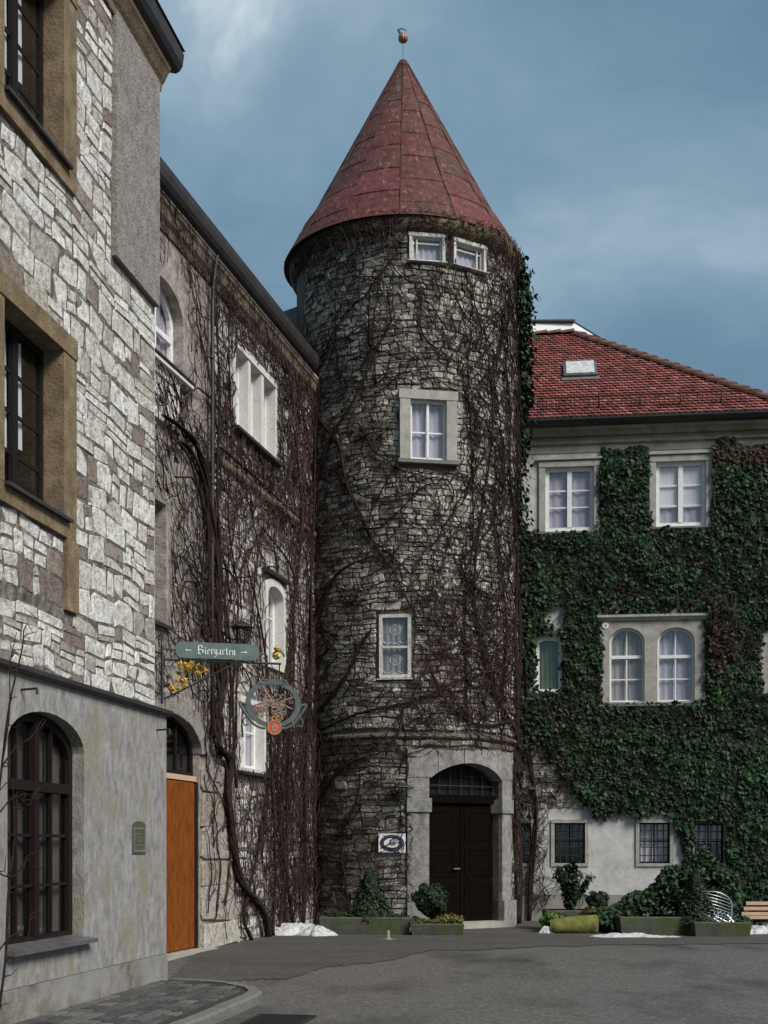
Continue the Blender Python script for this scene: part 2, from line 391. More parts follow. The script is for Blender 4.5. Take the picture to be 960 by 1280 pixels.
    def build(s, name, mat, parent=None, smooth=False, kind=None, label=None, loc=None):
        base = origin[parent.name] if parent else Vector(loc or (0, 0, 0))
        me = bpy.data.meshes.new(name)
        V = np.array(s.v, float).reshape(-1, 3) - np.array(base)
        me.from_pydata(V.tolist(), [], s.f)
        at = me.attributes.new('tint', 'FLOAT', 'POINT')
        at.data.foreach_set('value', np.array(s.t, np.float32))
        if smooth:
            me.polygons.foreach_set('use_smooth', [True] * len(me.polygons))
        me.materials.append(M[mat])
        me.update()
        o = bpy.data.objects.new(name, me)
        col.objects.link(o)
        if parent:
            o.parent = parent
        else:
            o.location = base
        origin[o.name] = base
        if kind: o['kind'] = kind
        if label: o['label'] = label
        return o


class Flat:
    def __init__(s, x, y, dx, dy, nx, ny, z=0.0):
        s.o = Vector((x, y, z)); s.d = Vector((dx, dy, 0)).normalized(); s.n = Vector((nx, ny, 0)).normalized()

    def P(s, u, z, d=0.0):
        return s.o + s.d * u + s.n * d + Vector((0, 0, z))


class Cyl:
    def __init__(s, cx, cy, r):
        s.cx, s.cy, s.r = cx, cy, r

    def P(s, u, z, d=0.0):
        a = u / s.r
        return Vector((s.cx + (s.r + d) * math.sin(a), s.cy - (s.r + d) * math.cos(a), z))

    def tangent(s, deg):
        a = R_(deg)
        p = s.P(a * s.r, 0, 0)
        return Flat(p.x, p.y, math.cos(a), math.sin(a), math.sin(a), -math.cos(a))


def outline(u0, u1, z0, z1, rise=0.0, n=10):
    if rise <= 0:
        return [(u0, z0), (u1, z0), (u1, z1), (u0, z1)]
    pts = [(u0, z0), (u1, z0)]
    for i in range(n + 1):
        t = math.pi * i / n
        x = (u0 + u1) / 2 + (u1 - u0) / 2 * math.cos(t)
        pts.append((x, z1 - rise + rise * math.sin(t) ** 1.0))
    return pts


def arch_top(u0, u1, z1, rise):
    def f(u):
        if rise <= 0: return z1
        t = max(-1.0, min(1.0, (u - (u0 + u1) / 2) / ((u1 - u0) / 2)))
        return z1 - rise + rise * math.sqrt(1 - t * t)
    return f


def wall_mesh(mb, F, outer, holes, reveal):
    """front face with holes and their reveals"""
    bm = bmesh.new()
    for loop in [outer] + holes:
        vs_ = [bm.verts.new((u, z, 0)) for u, z in loop]
        for i in range(len(vs_)):
            bm.edges.new((vs_[i], vs_[(i + 1) % len(vs_)]))
    bmesh.ops.triangle_fill(bm, use_beauty=True, edges=bm.edges[:], normal=(0, 0, 1))
    bm.verts.index_update()
    mb.add([F.P(v.co.x, v.co.y, 0) for v in bm.verts], [tuple(v.index for v in f.verts) for f in bm.faces])
    bm.free()
    for h in holes:
        n = len(h)
        pts = [F.P(u, z, 0) for u, z in h] + [F.P(u, z, -reveal) for u, z in h]
        mb.add(pts, [(i, (i + 1) % n, n + (i + 1) % n, n + i) for i in range(n)])


def shell(mb, F, u0, u1, z0, z1, depth):
    A, B = F.P(u0, z0), F.P(u1, z0)
    a, b = F.P(u0, z0, -depth), F.P(u1, z0, -depth)
    h = Vector((0, 0, z1 - z0))
    pts = [A, B, b, a, A + h, B + h, b + h, a + h]
    mb.add(pts, [(1, 2, 6, 5), (2, 3, 7, 6), (3, 0, 4, 7), (4, 5, 6, 7)])


def add_stone(mb, F, rng, u0, u1, z0, z1, d, joint=0.012, back=-0.03, simple=False, warp=0.0, edge=None):
    w, h = u1 - u0, z1 - z0
    j = joint * rng.uniform(.5, 1.6)
    cu, cz = min(w * .45, h) * rng.uniform(.15, .5), min(w, h) * rng.uniform(.1, .42)
    a, b, c, e_ = u0 + j, u1 - j, z0 + j, z1 - j
    jit = lambda: rng.uniform(-1, 1) * min(w, h) * 0.07
    if simple:
        o = [(a + cu * rng.random(), c), (b - cu * rng.random(), c), (b, c + cz), (b - cu * rng.random(), e_), (a + cu * rng.random(), e_), (a, e_ - cz)]
    else:
        o = [(a + cu * rng.random(), c), (b - cu * rng.random(), c), (b, c + cz * rng.random()), (b, e_ - cz * rng.random()),
             (b - cu * rng.random(), e_), (a + cu * rng.random(), e_), (a, e_ - cz * rng.random()), (a, c + cz * rng.random())]
    o = [(u + jit(), z + jit()) for u, z in o]
    if warp:
        def wp(u, z):
            k = warp * (max(0.0, min(1.0, (edge - u) / .5)) if edge is not None else 1.0)
            return (u + k * (.05 * math.sin(2.3 * z + 1.7 * u) + .035 * math.sin(6.7 * z + .7) + .02 * math.sin(13 * z + 3 * u)),
                    z + k * (.05 * math.sin(2.6 * u + 1.1 * z) + .03 * math.sin(6.9 * u - 2.0 * z) + .016 * math.sin(15 * u + 2 * z)))
        o = [wp(u, z) for u, z in o]
    n = len(o)
    mu = sum(p[0] for p in o) / n; mz = sum(p[1] for p in o) / n
    ch = min(0.03, 0.16 * min(w, h), max(.012, d * 1.6 + .008))
    ins = []
    for u, z in o:
        L = math.hypot(u - mu, z - mz) + 1e-6
        k = 1 - ch * 1.3 / L
        ins.append((mu + (u - mu) * k, mz + (z - mz) * k))
    tl, tv = rng.uniform(-.012, .012), rng.uniform(-.012, .012)
    pts = [F.P(u, z, back) for u, z in o] + [F.P(u, z, d - ch * .6) for u, z in o] + \
          [F.P(u, z, d + tl * (u - mu) / w + tv * (z - mz) / h + rng.uniform(-.004, .004)) for u, z in ins]
    fs = []
    for i in range(n):
        q = (i + 1) % n
        fs += [(i, q, n + q, n + i), (n + i, n + q, 2 * n + q, 2 * n + i)]
    fs.append(tuple(2 * n + i for i in range(n)))
    mb.add(pts, fs)


def courses(rng, u0, u1, z0, z1, h, w, blocked, split=0.15, margin=0.0, wave=0.0):
    """rubble courses: list of (u0,u1,z0,z1); blocked = rectangles left clear"""
    out = []
    z = z0
    while z < z1 - h[0] * .5:
        hh = min(rng.uniform(*h), z1 - z)
        if z1 - (z + hh) < h[0] * .6: hh = z1 - z
        free = [(u0, u1)]
        for (a, b, c, e_) in blocked:
            if c - margin < z + hh * .8 and e_ + margin > z + hh * .2:
                nf = []
                for p, q in free:
                    if b + margin <= p or a - margin >= q: nf.append((p, q)); continue
                    if a - margin > p: nf.append((p, a - margin))
                    if b + margin < q: nf.append((b + margin, q))
                free = nf
        for p, q in free:
            u = p
            while u < q - 0.03:
                ww = rng.uniform(*w) * (0.75 + 0.5 * rng.random())
                if q - (u + ww) < w[0] * .6: ww = q - u
                dz = wave * math.sin(u * 1.7 + z * 2.3)
                if rng.random() < split and hh > h[0] * 1.15:
                    k = rng.uniform(.35, .65)
                    out.append((u, u + ww, z + dz, z + hh * k + dz)); out.append((u, u + ww, z + hh * k + dz, z + hh + dz))
                else:
                    out.append((u, u + ww, z + dz, z + hh + dz))
                u += ww
        z += hh
    return out


def stone_wall(F, rng, rects, parent, mat, proud, eye=Vector((0, 0, 1.6)), limit=300, name='stone', joint=0.012, tintf=None, warp=0.0, edge=None):
    def app(r):
        p = F.P((r[0] + r[1]) / 2, (r[2] + r[3]) / 2)
        du = F.P(r[1], r[2]) - F.P(r[0], r[2])
        v = p - eye
        nrm = Vector((du.y, -du.x, 0)).normalized()
        return (r[1] - r[0]) * (r[3] - r[2]) * max(0.0, -(nrm.dot(v.normalized()))) / v.length_squared
    rects = sorted(rects, key=app, reverse=True)
    rest = MB()
    for i, r in enumerate(rects):
        big = i < limit
        m = MB() if big else rest
        m.tint = tintf(r) if tintf else min(1, max(0, rng.gauss(.6, .25)))
        add_stone(m, F, rng, r[0], r[1], r[2], r[3], rng.uniform(*proud), joint, simple=not big, warp=warp, edge=edge)
        if big: m.build(name, mat, parent)
    if rest.v:
        rest.build('small_stones', mat, parent, kind='stuff')


def window(parent, F, u0, u1, z0, z1, d, cols_, rows_, frame=0.06, bar=0.025, rise=0.0, mat='white', glass='glass', mullion=(), transom=(),
           curtain=None, cfrac=1.0, depth=0.07, label=None, thick=0.06):
    """one window: frame mesh with panes, glazing bars and curtain as its children"""
    m = MB()
    out = outline(u0, u1, z0, z1, rise)
    inn = outline(u0 + frame, u1 - frame, z0 + frame, z1 - frame, max(0, rise - frame * .3) if rise else 0)
    m.ring(F, out, inn, d - depth, d)
    w = m.build('window', mat, parent, label=label)
    a, b, c, e_ = u0 + frame, u1 - frame, z0 + frame, z1 - frame
    top = arch_top(a, b, e_, max(0, rise - frame * .3) if rise else 0)
    us = [a] + [a + (b - a) * f for f in cols_] + [b]
    zs = [c] + [c + (e_ - c) * f for f in rows_] + [e_]
    for f in cols_:
        u = a + (b - a) * f
        t = thick if f in mullion else bar
        mm = MB(); mm.rect(F, u - t / 2, u + t / 2, c, top(u), d - depth * .7, d + (0.012 if f in mullion else -0.012))
        mm.build('mullion' if f in mullion else 'glazing_bar', mat, w)
    for f in rows_:
        z = c + (e_ - c) * f
        t = thick if f in transom else bar
        mm = MB()
        mm.rect(F, a, b, z - t / 2, z + t / 2, d - depth * .65, d + (0.008 if f in transom else -0.016))
        mm.build('transom' if f in transom else 'glazing_bar', mat, w)
    for i in range(len(us) - 1):
        for j in range(len(zs) - 1):
            p, q = us[i], us[i + 1]
            k = 6 if (rise and j == len(zs) - 2) else 1
            poly = [(p, zs[j]), (q, zs[j])] + [(q + (p - q) * s_ / k, min(zs[j + 1], top(q + (p - q) * s_ / k)) if j == len(zs) - 2 else zs[j + 1]) for s_ in range(k + 1)]
            mm = MB(); mm.prism(F, poly, d - depth * .55, d - depth * .45)
            mm.build('pane', glass, w)
    if curtain:
        mm = MB()
        n = 26
        pts = []; fs = []
        for i in range(n + 1):
            u = u0 + (u1 - u0) * i / n
            dd = d - depth - 0.03 + 0.014 * math.sin(i * 1.35) + 0.008 * math.sin(i * 3.1)
            pts += [F.P(u, e_ - (e_ - c) * cfrac, dd), F.P(u, min(e_, top(u)), dd)]
        for i in range(n):
            fs.append((2 * i, 2 * i + 2, 2 * i + 3, 2 * i + 1))
        mm.add(pts, fs)
        mm.build('curtain', curtain, w, smooth=True)
    return w


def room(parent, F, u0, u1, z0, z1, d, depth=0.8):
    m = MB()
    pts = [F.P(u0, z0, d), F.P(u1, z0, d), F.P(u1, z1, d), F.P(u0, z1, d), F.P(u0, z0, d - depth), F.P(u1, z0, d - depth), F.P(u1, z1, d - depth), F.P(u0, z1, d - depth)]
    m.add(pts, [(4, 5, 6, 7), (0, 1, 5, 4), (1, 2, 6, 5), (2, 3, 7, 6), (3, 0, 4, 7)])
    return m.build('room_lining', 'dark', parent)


def leaf_cloud(P, N, size, rng, tint, down=0.7, name='foliage', mat='ivy', parent=None, kind='stuff', narrow=1.0):
    """many small folded leaves at points P facing N"""
    n = len(P)
    P = np.array(P, float); N = np.array(N, float)
    N = N / (np.linalg.norm(N, axis=1)[:, None] + 1e-9)
    g = rng.normal(size=(n, 3)) * (1 - down); g[:, 2] -= down
    Tp = g - N * (g * N).sum(1)[:, None]
    Tp /= np.linalg.norm(Tp, axis=1)[:, None] + 1e-9
    S = np.cross(N, Tp)
    shape = [(0, 0, 0), (-.5, .12, -.12), (-.36, .58, -.10), (0, 1.0, -.05), (.36, .58, -.10), (.5, .12, -.12)]
    sz = np.array(size)[:, None]
    V = np.zeros((n, 6, 3))
    for i, (x, y, z) in enumerate(shape):
        V[:, i] = P + sz * (x * narrow * S + (y - .4) * Tp + z * N)
    F_ = np.arange(n)[:, None] * 6
    faces = np.concatenate([F_ + np.array([[0, 1, 2, 3]]), F_ + np.array([[0, 3, 4, 5]])], 0)
    m = MB()
    m.v = V.reshape(-1, 3).tolist(); m.f = [tuple(r) for r in faces.tolist()]
    m.t = np.repeat(np.array(tint), 6).tolist()
    return m.build(name, mat, parent, kind=kind)


def smooth_path(pts, n=8):
    """Catmull-Rom through the points"""
    P = [np.array(p, float) for p in pts]
    P = [2 * P[0] - P[1]] + P + [2 * P[-1] - P[-2]]
    out = []
    for i in range(1, len(P) - 2):
        for k in range(n):
            t = k / n
            out.append(0.5 * ((2 * P[i]) + (-P[i - 1] + P[i + 1]) * t + (2 * P[i - 1] - 5 * P[i] + 4 * P[i + 1] - P[i + 2]) * t * t + (-P[i - 1] + 3 * P[i] - 3 * P[i + 1] + P[i + 2]) * t ** 3))
    out.append(P[-2])
    return out


def inside(u, z, rects, m=0.0):
    return any(a - m < u < b + m and c - m < z < e_ + m for a, b, c, e_ in rects)


def twigs(mb, F, rng, count, region, blocked, heading, length, rad, off=(0.05, 0.09), wander=0.35, step=0.09, accept=None, tint=(0.2, 0.8)):
    u0, u1, z0, z1 = region
    made = 0; tries = 0
    while made < count and tries < count * 6:
        tries += 1
        u, z = rng.uniform(u0, u1), rng.uniform(z0, z1)
        if inside(u, z, blocked, 0.02): continue
        if accept and rng.random() > accept(u, z): continue
        a = heading(u, z, rng)
        L = rng.uniform(*length); n = max(3, int(L / step))
        r0 = rng.uniform(*rad); d = rng.uniform(*off)
        pts = []; drift = rng.uniform(-.06, .06)
        for i in range(n):
            if inside(u, z, blocked, 0.01) or not (u0 - .1 < u < u1 + .1) or z < z0 - .05 or z > z1 + .1: break
            pts.append(F.P(u, z, d + 0.012 * math.sin(i * 1.3 + r0 * 900)))
            u += math.cos(a) * step; z += math.sin(a) * step
            a += rng.gauss(drift, wander)
        if len(pts) < 3: continue
        k = len(pts)
        mb.tint = rng.uniform(*tint)
        mb.tube(pts, [r0 * (1 - .6 * i / k) for i in range(k)], 3)
        made += 1


def stems(parent, F, paths, r0, rng, off=0.08, taper=.65):
    for k, p in enumerate(paths):
        sp = smooth_path(p, 7)
        n = len(sp)
        rr = r0[k] if isinstance(r0, (list, tuple)) else r0
        m = MB(); m.tint = .3
        ns = 4 if rr > .08 else (2 if rr > .04 else 1)
        for s_ in range(ns):
            ph = 6.283 * s_ / ns + k
            ro = rr * (.6 if ns > 1 else 0)
            rs_ = rr * (.62 if ns > 2 else .72 if ns == 2 else .95)
            w1_, w2_ = rng.uniform(.5, .9), rng.uniform(.3, .6)
            m.tube([F.P(q[0] + ro * math.cos(i * .33 + ph) * (1 - .4 * i / n) + .018 * math.sin(i * w1_ + k) + rng.uniform(-.006, .006), q[1],
                        off + rr * .6 + ro * .5 * math.sin(i * .33 + ph) + 0.012 * math.sin(i * w2_ + k)) for i, q in enumerate(sp)],
                   [rs_ * (1 - taper * i / n) * rng.uniform(.78, 1.15) for i in range(n)], 6)
        m.build('stem', 'bark', parent, smooth=True)


# ================================================================== THE SETTING
def ground_z(y):
    t = max(0.0, min(1.0, (y - 15.2) / 4.5))
    return -0.11 * (1 - t * t * (3 - 2 * t))

g = MB()
ys = [-300, -60, -10, 0, 5, 9, 11, 12, 13, 14, 15] + [15.2 + .25 * i for i in range(20)] + [21, 23, 26, 30, 60, 600]
xs = [-500, -60, -12, -6, -3, 0, 3, 6, 12, 60, 500]
gp = [(x, y, ground_z(y)) for y in ys for x in xs]
nx = len(xs)
g.add(gp, [(j * nx + i, j * nx + i + 1, (j + 1) * nx + i + 1, (j + 1) * nx + i) for j in range(len(ys) - 1) for i in range(nx - 1)])
ground = g.build('courtyard_ground', 'asphalt', smooth=True)
tag(ground, 'grey asphalt courtyard ground with dark damp patches', 'ground', kind='structure')

rng = random.Random(7)
# darker resurfaced strip along the buildings
g = MB()
edge = [(-2.75, 15.95), (-2.2, 16.0), (-1.7, 16.4), (-1.15, 16.7), (-.75, 17.6), (.1, 18.4), (.7, 19.7), (1.9, 20.3), (3.4, 20.9), (6.0, 21.3), (9.0, 21.2), (13.0, 21.4)]
edge = smooth_path(edge, 12)
pts = []; fs = []
nn = len(edge)
ROWS = 46
for i, q in enumerate(edge):
    far = (q[0] - .3, 29.5)
    for r in range(ROWS):
        t = r / (ROWS - 1)
        x = q[0] + (far[0] - q[0]) * t; y = q[1] + (far[1] - q[1]) * t
        if r == 0: y += rng.uniform(-.10, .10) + .35 * mnoise.noise((x * 1.8, 2.0, 0.0))
        pts.append((x, y, ground_z(y) + 0.009))
for i in range(nn - 1):
    for r in range(ROWS - 1):
        fs.append((i * ROWS + r, (i + 1) * ROWS + r, (i + 1) * ROWS + r + 1, i * ROWS + r + 1))
g.add(pts, fs)
tag(g.build('asphalt_strip', 'asphalt_patch', smooth=True), 'darker patched asphalt along the foot of the buildings', 'pavement', kind='structure')

# wall frames ---------------------------------------------------------
H1 = Flat(-2.686, 15.8, .1753, .9845, .9845, -.1753)            # stone house on the left, u = 0 at its far corner
H1U = Flat(-2.686 - .069, 15.8 + .0123, .1753, .9845, .9845, -.1753)   # its upper storeys stand back 7 cm
W2 = Flat(-1.445, 25.9, .2454, .9694, .9694, -.2454)            # vine-grown wing, u = 0 at the tower
RW = Flat(3.06, 28.0, .9933, -.1157, -.1157, -.9933)            # ivy-grown house on the right, u = 0 at the tower
TC = (0.48, 27.5)
TR = 2.39
TW = Cyl(TC[0], TC[1], TR)

# raised pavement in front of the house: local frame u along the wall, v out from it
def pv(u, v, z):
    p = H1.P(u, z, v)
    return p
pm = MB()
pave_out = [(-9.5, 0.0), (-9.5, 1.47), (-1.75, 1.47), (-1.25, 1.42), (-.85, 1.25), (-.55, .95), (-.36, .6), (-.22, 0.0)]
n = len(pave_out)
pm.add([pv(u, v, -0.012) for u, v in pave_out] + [pv(u, v, -0.2) for u, v in pave_out],
       [tuple(range(n))] + [(i, (i + 1) % n, n + (i + 1) % n, n + i) for i in range(n)])
pave = pm.build('pavement', 'sand', loc=(-2.7, 13.0, 0))
tag(pave, 'raised pavement of small grey setts in front of the stone house', 'pavement', kind='structure')
def in_pave(u, v):
    lim = 1.42
    if u > -1.75:
        lim = np.interp(u, [-1.75, -1.25, -.85, -.55, -.36, -.22], [1.44, 1.38, 1.2, .9, .55, 0.05])
    return 0.03 < v < lim
v = 0.02; row = 0
while v < 1.42:
    wv = rng.uniform(.16, .21)
    u = -7.5 + (row % 2) * .15 + rng.uniform(0, .08)
    while u < -.25:
        lu = rng.uniform(.22, .36)
        if in_pave(u + lu * .9, v + wv * .85):
            m = MB(); m.tint = rng.random()
            j = .015
            hz = rng.uniform(-.004, .006)
            a, b, c, e_ = u + j, u + lu - j, v + j, min(v + wv, 1.46) - j
            q = lambda uu, vv, zz: pv(uu + rng.uniform(-.008, .008), vv + rng.uniform(-.008, .008), zz)
            m.add([q(a, c, -.03), q(b, c, -.03), q(b, e_, -.03), q(a, e_, -.03), q(a + .012, c + .012, hz), q(b - .012, c + .012, hz + rng.uniform(-.004, .004)), q(b - .012, e_ - .012, hz), q(a + .012, e_ - .012, hz)],
                  [(4, 5, 6, 7), (0, 1, 5, 4), (1, 2, 6, 5), (2, 3, 7, 6), (3, 0, 4, 7)])
            m.build('paving_sett', 'paver', pave)
        u += lu
    v += wv; row += 1
# kerb stones
kpath = [(-9.5, 1.47)] + [(-9.5 + .97 * i, 1.47) for i in range(1, 9)] + [(-1.27, 1.42), (-.86, 1.24), (-.55, .95), (-.36, .6), (-.24, .12)]
def off_path(i, w):
    a = kpath[max(0, i - 1)]; b = kpath[min(len(kpath) - 1, i + 1)]
    t = Vector((b[0] - a[0], b[1] - a[1])).normalized()
    nrm = Vector((-t.y, t.x))
    return kpath[i][0] + nrm.x * w, kpath[i][1] + nrm.y * w
for i in range(len(kpath) - 1):
    if kpath[i + 1][0] < -6.5: continue
    A0, A1 = kpath[i], kpath[i + 1]
    B0, B1 = off_path(i, .15), off_path(i + 1, .15)
    t = Vector((A1[0] - A0[0], A1[1] - A0[1])); t = t / t.length * .006
    m = MB()
    sh = lambda p, s_: (p[0] + t.x * s_, p[1] + t.y * s_)
    a0, a1, b0, b1 = sh(A0, 1), sh(A1, -1), sh(B0, 1), sh(B1, -1)
    zt = .006 + rng.uniform(-.004, .004)
    ib = lambda p, q: (q[0] * .85 + p[0] * .15, q[1] * .85 + p[1] * .15)
    c0, c1 = ib(a0, b0), ib(a1, b1)
    m.add([pv(*a0, -.25), pv(*a1, -.25), pv(*b1, -.25), pv(*b0, -.25), pv(*a0, zt), pv(*a1, zt), pv(*b1, zt - .025), pv(*b0, zt - .025), pv(*c1, zt), pv(*c0, zt)],
          [(4, 5, 8, 9), (9, 8, 6, 7), (0, 1, 5, 4), (3, 2, 6, 7), (0, 3, 7, 9, 4), (1, 2, 6, 8, 5)])
    m.build('kerb_stone', 'kerb', pave)

# ================================================================== STONE HOUSE (left)
house = thing('stone_house', tuple(H1.P(-3, 0, -3)), 'pale rubble stone house with grey plastered ground floor and dark framed windows', 'house')
HB = (-4.22, -2.50, 0.65, 2.92)      # arched ground-floor window
HM = (-4.24, -2.95, 4.93, 6.62)       # middle window (cut by the frame edge)
HT = (-4.24, -2.95, 8.52, 10.25)      # top window
HB2 = (-7.6, -5.9, .65, 2.92)
m = MB()
wall_mesh(m, H1, [(-10, .306), (0, .306), (0, 3.22), (-10, 3.22)], [outline(*HB, rise=.34, n=14)], .30)
m.add([H1.P(0, .306, 0), H1.P(0, 3.22, 0), H1.P(0, 3.22, -7), H1.P(0, .306, -7)], [(0, 1, 2, 3)])
m.add([H1.P(-10, 3.22, 0), H1.P(0, 3.22, 0), H1.P(0, 3.22, -7), H1.P(-10, 3.22, -7)], [(0, 1, 2, 3)])
m.build('plastered_wall', 'plaster', house)
m = MB()
m.rect(H1, -10, .012, -.2, .30, -7, .012)
m.build('plinth', 'plinth_plaster', house)
m = MB()
wall_mesh(m, H1U, [(-10, 3.2), (-.23, 3.2), (-.23, 11.2), (-10, 11.2)], [outline(*HM), outline(*HT)], .30)
shell(m, H1U, -10, -.23, 3.2, 11.2, 7)
m.build('upper_wall', 'mortar', house)
m = MB()
m.sweep(H1, -10, .05, [(-.09, 3.22), (.05, 3.22), (.075, 3.245), (.075, 3.285), (.04, 3.30), (-.09, 3.33)])
m.build('ledge', 'gutter', house)

rng = random.Random(11)
blk = [(HM[0] - .1, -2.62, 4.0, 6.85), (HT[0] - .1, -2.62, 8.3, 10.6), (-1.58, -.2, 8.2, 11.2)]
rects = courses(rng, -4.9, -.23, 3.31, 10.9, (.13, .31), (.18, .56), blk, split=.35, wave=.02)
rects += courses(rng, -4.55, -2.86, 4.02, 4.72, (.16, .3), (.2, .4), [], split=.3)
def htint(r):
    p = rng.random()
    if p < .10: return rng.uniform(0, .15)
    if p < .25: return rng.uniform(.25, .5)
    return rng.uniform(.55, 1)
stone_wall(H1U, rng, rects, house, 'limestone', (.003, .012), limit=300, joint=.0055, tintf=htint, warp=.5, edge=-.23)
# corner returns (end of the quoins)
m = MB()
for k in range(26):
    z = 3.33 + k * .295
    m.tint = rng.uniform(.4, 1)
    m.rect(H1U, -.23, -.205, z, z + .28, -.6 - .2 * (k % 2), -.004)
m.build('quoin_faces', 'limestone', house)
# rough rendered pilaster below the eaves
m = MB()
m.rect(H1U, -1.58, -.19, 8.2, 11.0, -.4, .055)
m.build('rendered_panel', 'panel_plaster', house)
# sandstone surrounds
def surround(parent, F, op, wl, wr, wt, wb, d0, d1, mat, lint_out=0.0):
    u0, u1, z0, z1 = op
    for nm, r in (('jamb_stone', (u0 - wl, u0 + .006, z0, z1 - .006)), ('jamb_stone', (u1 - .006, u1 + wr, z0, z1 - .006)), ('lintel', (u0 - wl - lint_out, u1 + wr + lint_out, z1 - .006, z1 + wt))):
        if r[1] - r[0] < .02 or r[3] - r[2] < .01: continue
        mm = MB(); mm.rect(F, r[0], r[1], r[2], r[3], d0, d1 + (.012 if nm == 'lintel' else 0)); mm.build(nm, mat, parent)
    if wb > 0:
        mm = MB(); mm.rect(F, u0 - wl, u1 + wr, z0 - wb, z0 + .005, d0, d1 - .004); mm.build('apron', mat, parent)
for op, apron in ((HM, .18), (HT, .2)):
    surround(house, H1U, op, .3, .31, .20, apron, -.24, .05, 'ochre')
m = MB(); m.rect(H1U, -2.86, -2.57, 4.02, 4.75, -.02, .045); m.build('jamb_stone', 'ochre', house)
for op in (HM, HT):
    w_ = window(house, H1U, op[0], op[1], op[2], op[3], -.17, (.5,), (.25, .5, .75), frame=.07, bar=.04, mat='darkwood', mullion=(.5,), thick=.11, glass='glass', depth=.05)
    mm = MB(); mm.sweep(H1U, op[0], op[1] + .12, [(-.2, op[2]), (-.2, op[2] + .03), (.10, op[2] + .005), (.10, op[2] - .03)]); mm.build('sill', 'gutter', w_)
    mid_ = (op[0] + op[1]) / 2
    for (a, b, zl) in ((op[0] + .34, mid_ - .06, .28), (mid_ + .07, mid_ + .26, .34)):
        mm = MB(); zt, zb_ = op[3] - .08, op[2] + (op[3] - op[2]) * zl
        pts = []
        for i in range(9):
            u_ = a + (b - a) * i / 8
            pts += [H1U.P(u_ + .03 * math.sin(i), zb_, -.235 + .012 * math.sin(i * 1.9)), H1U.P(u_, zt, -.235 + .012 * math.sin(i * 1.9))]
        mm.add(pts, [(2 * i, 2 * i + 2, 2 * i + 3, 2 * i + 1) for i in range(8)]); mm.build('curtain', 'white_curtain', w_, smooth=True)
    room(house, H1U, op[0] - .4, op[1] + .3, op[2] - .3, op[3] + .3, -.32, 2.0)
w_ = window(house, H1, HB[0], HB[1], HB[2], HB[3], -.13, (.25, .5, .75), (.235, .47, .70), frame=.09, bar=.03, rise=.34, mat='redwood', glass='darkglass', mullion=(.5,), transom=(.70,), thick=.10, curtain='brown_curtain', cfrac=1.0, depth=.1)
mm = MB(); mm.sweep(H1, HB[0] - .06, HB[1] + .10, [(-.15, .64), (-.15, .70), (.11, .655), (.11, .615)]); mm.build('sill', 'zinc', w_)
room(house, H1, HB[0] - .3, HB[1] + .3, HB[2] - .2, HB[3] + .2, -.32, 2.0)
# eaves
m = MB(); m.sweep(H1U, -10, -.1, [(-.2, 10.86), (.04, 10.88), (.055, 10.95), (.09, 11.0), (.13, 11.08), (.16, 11.12), (.16, 11.2), (-.2, 11.2)]); m.build('cornice', 'ochre', house)
m = MB(); m.sweep(H1U, -10, .06, [(.06, 11.21), (.17, 11.18), (.22, 11.20), (.26, 11.26), (.28, 11.40), (.18, 11.44), (-.2, 11.46), (-.2, 11.21)]); m.build('gutter', 'gutter', house)
m = MB(); m.prism(H1U, [(-10, 0)] * 3, 0, 0)
m = MB()
q = [H1U.P(-10, 11.43, .3), H1U.P(.05, 11.43, .3), H1U.P(.05, 15.0, -3.6), H1U.P(-10, 15.0, -3.6), H1U.P(.05, 11.43, -7.2), H1U.P(-10, 11.43, -7.2)]
m.add(q, [(0, 1, 2, 3), (3, 2, 4, 5), (1, 4, 2), (0, 3, 5), (0, 5, 4, 1)])
m.build('roof', 'slate', house)
# nail hooks under the ledge
for u_, z_ in ((-3.95, 3.07), (-.35, 3.02)):
    m = MB(); p0, p1, p2 = H1.P(u_, z_, -.02), H1.P(u_, z_ + .01, .16), H1.P(u_, z_ - .045, .165)
    m.tube([p0, p1], .012, 5); m.tube([p1, p2], .014, 5); m.build('wall_hook', 'iron', house)

# bronze plate on the plaster
pl = thing('wall_plaque', tuple(H1.P(-.95, 1.52, .02)), 'small tarnished bronze plaque on the grey plaster near the corner', 'plaque')
m = MB(); m.prism(H1, [(-1.15, 1.53), (-.74, 1.53), (-.74, 1.86)] + [(-.945 + .205 * math.cos(math.pi * i / 8), 1.86 + .05 * math.sin(math.pi * i / 8)) for i in range(1, 8)] + [(-1.15, 1.86)], -.005, .012); m.build('plate', 'bronze', pl)
m = MB(); m.ring(H1, outline(-1.13, -.76, 1.55, 1.84), outline(-1.10, -.79, 1.58, 1.81), .01, .018); m.build('rim', 'lead', pl)
for k in range(4):
    m = MB(); m.rect(H1, -1.06, -.83 - .03 * (k % 2), 1.625 + .043 * k, 1.637 + .043 * k, .01, .0145); m.build('raised_line', 'lead', pl)

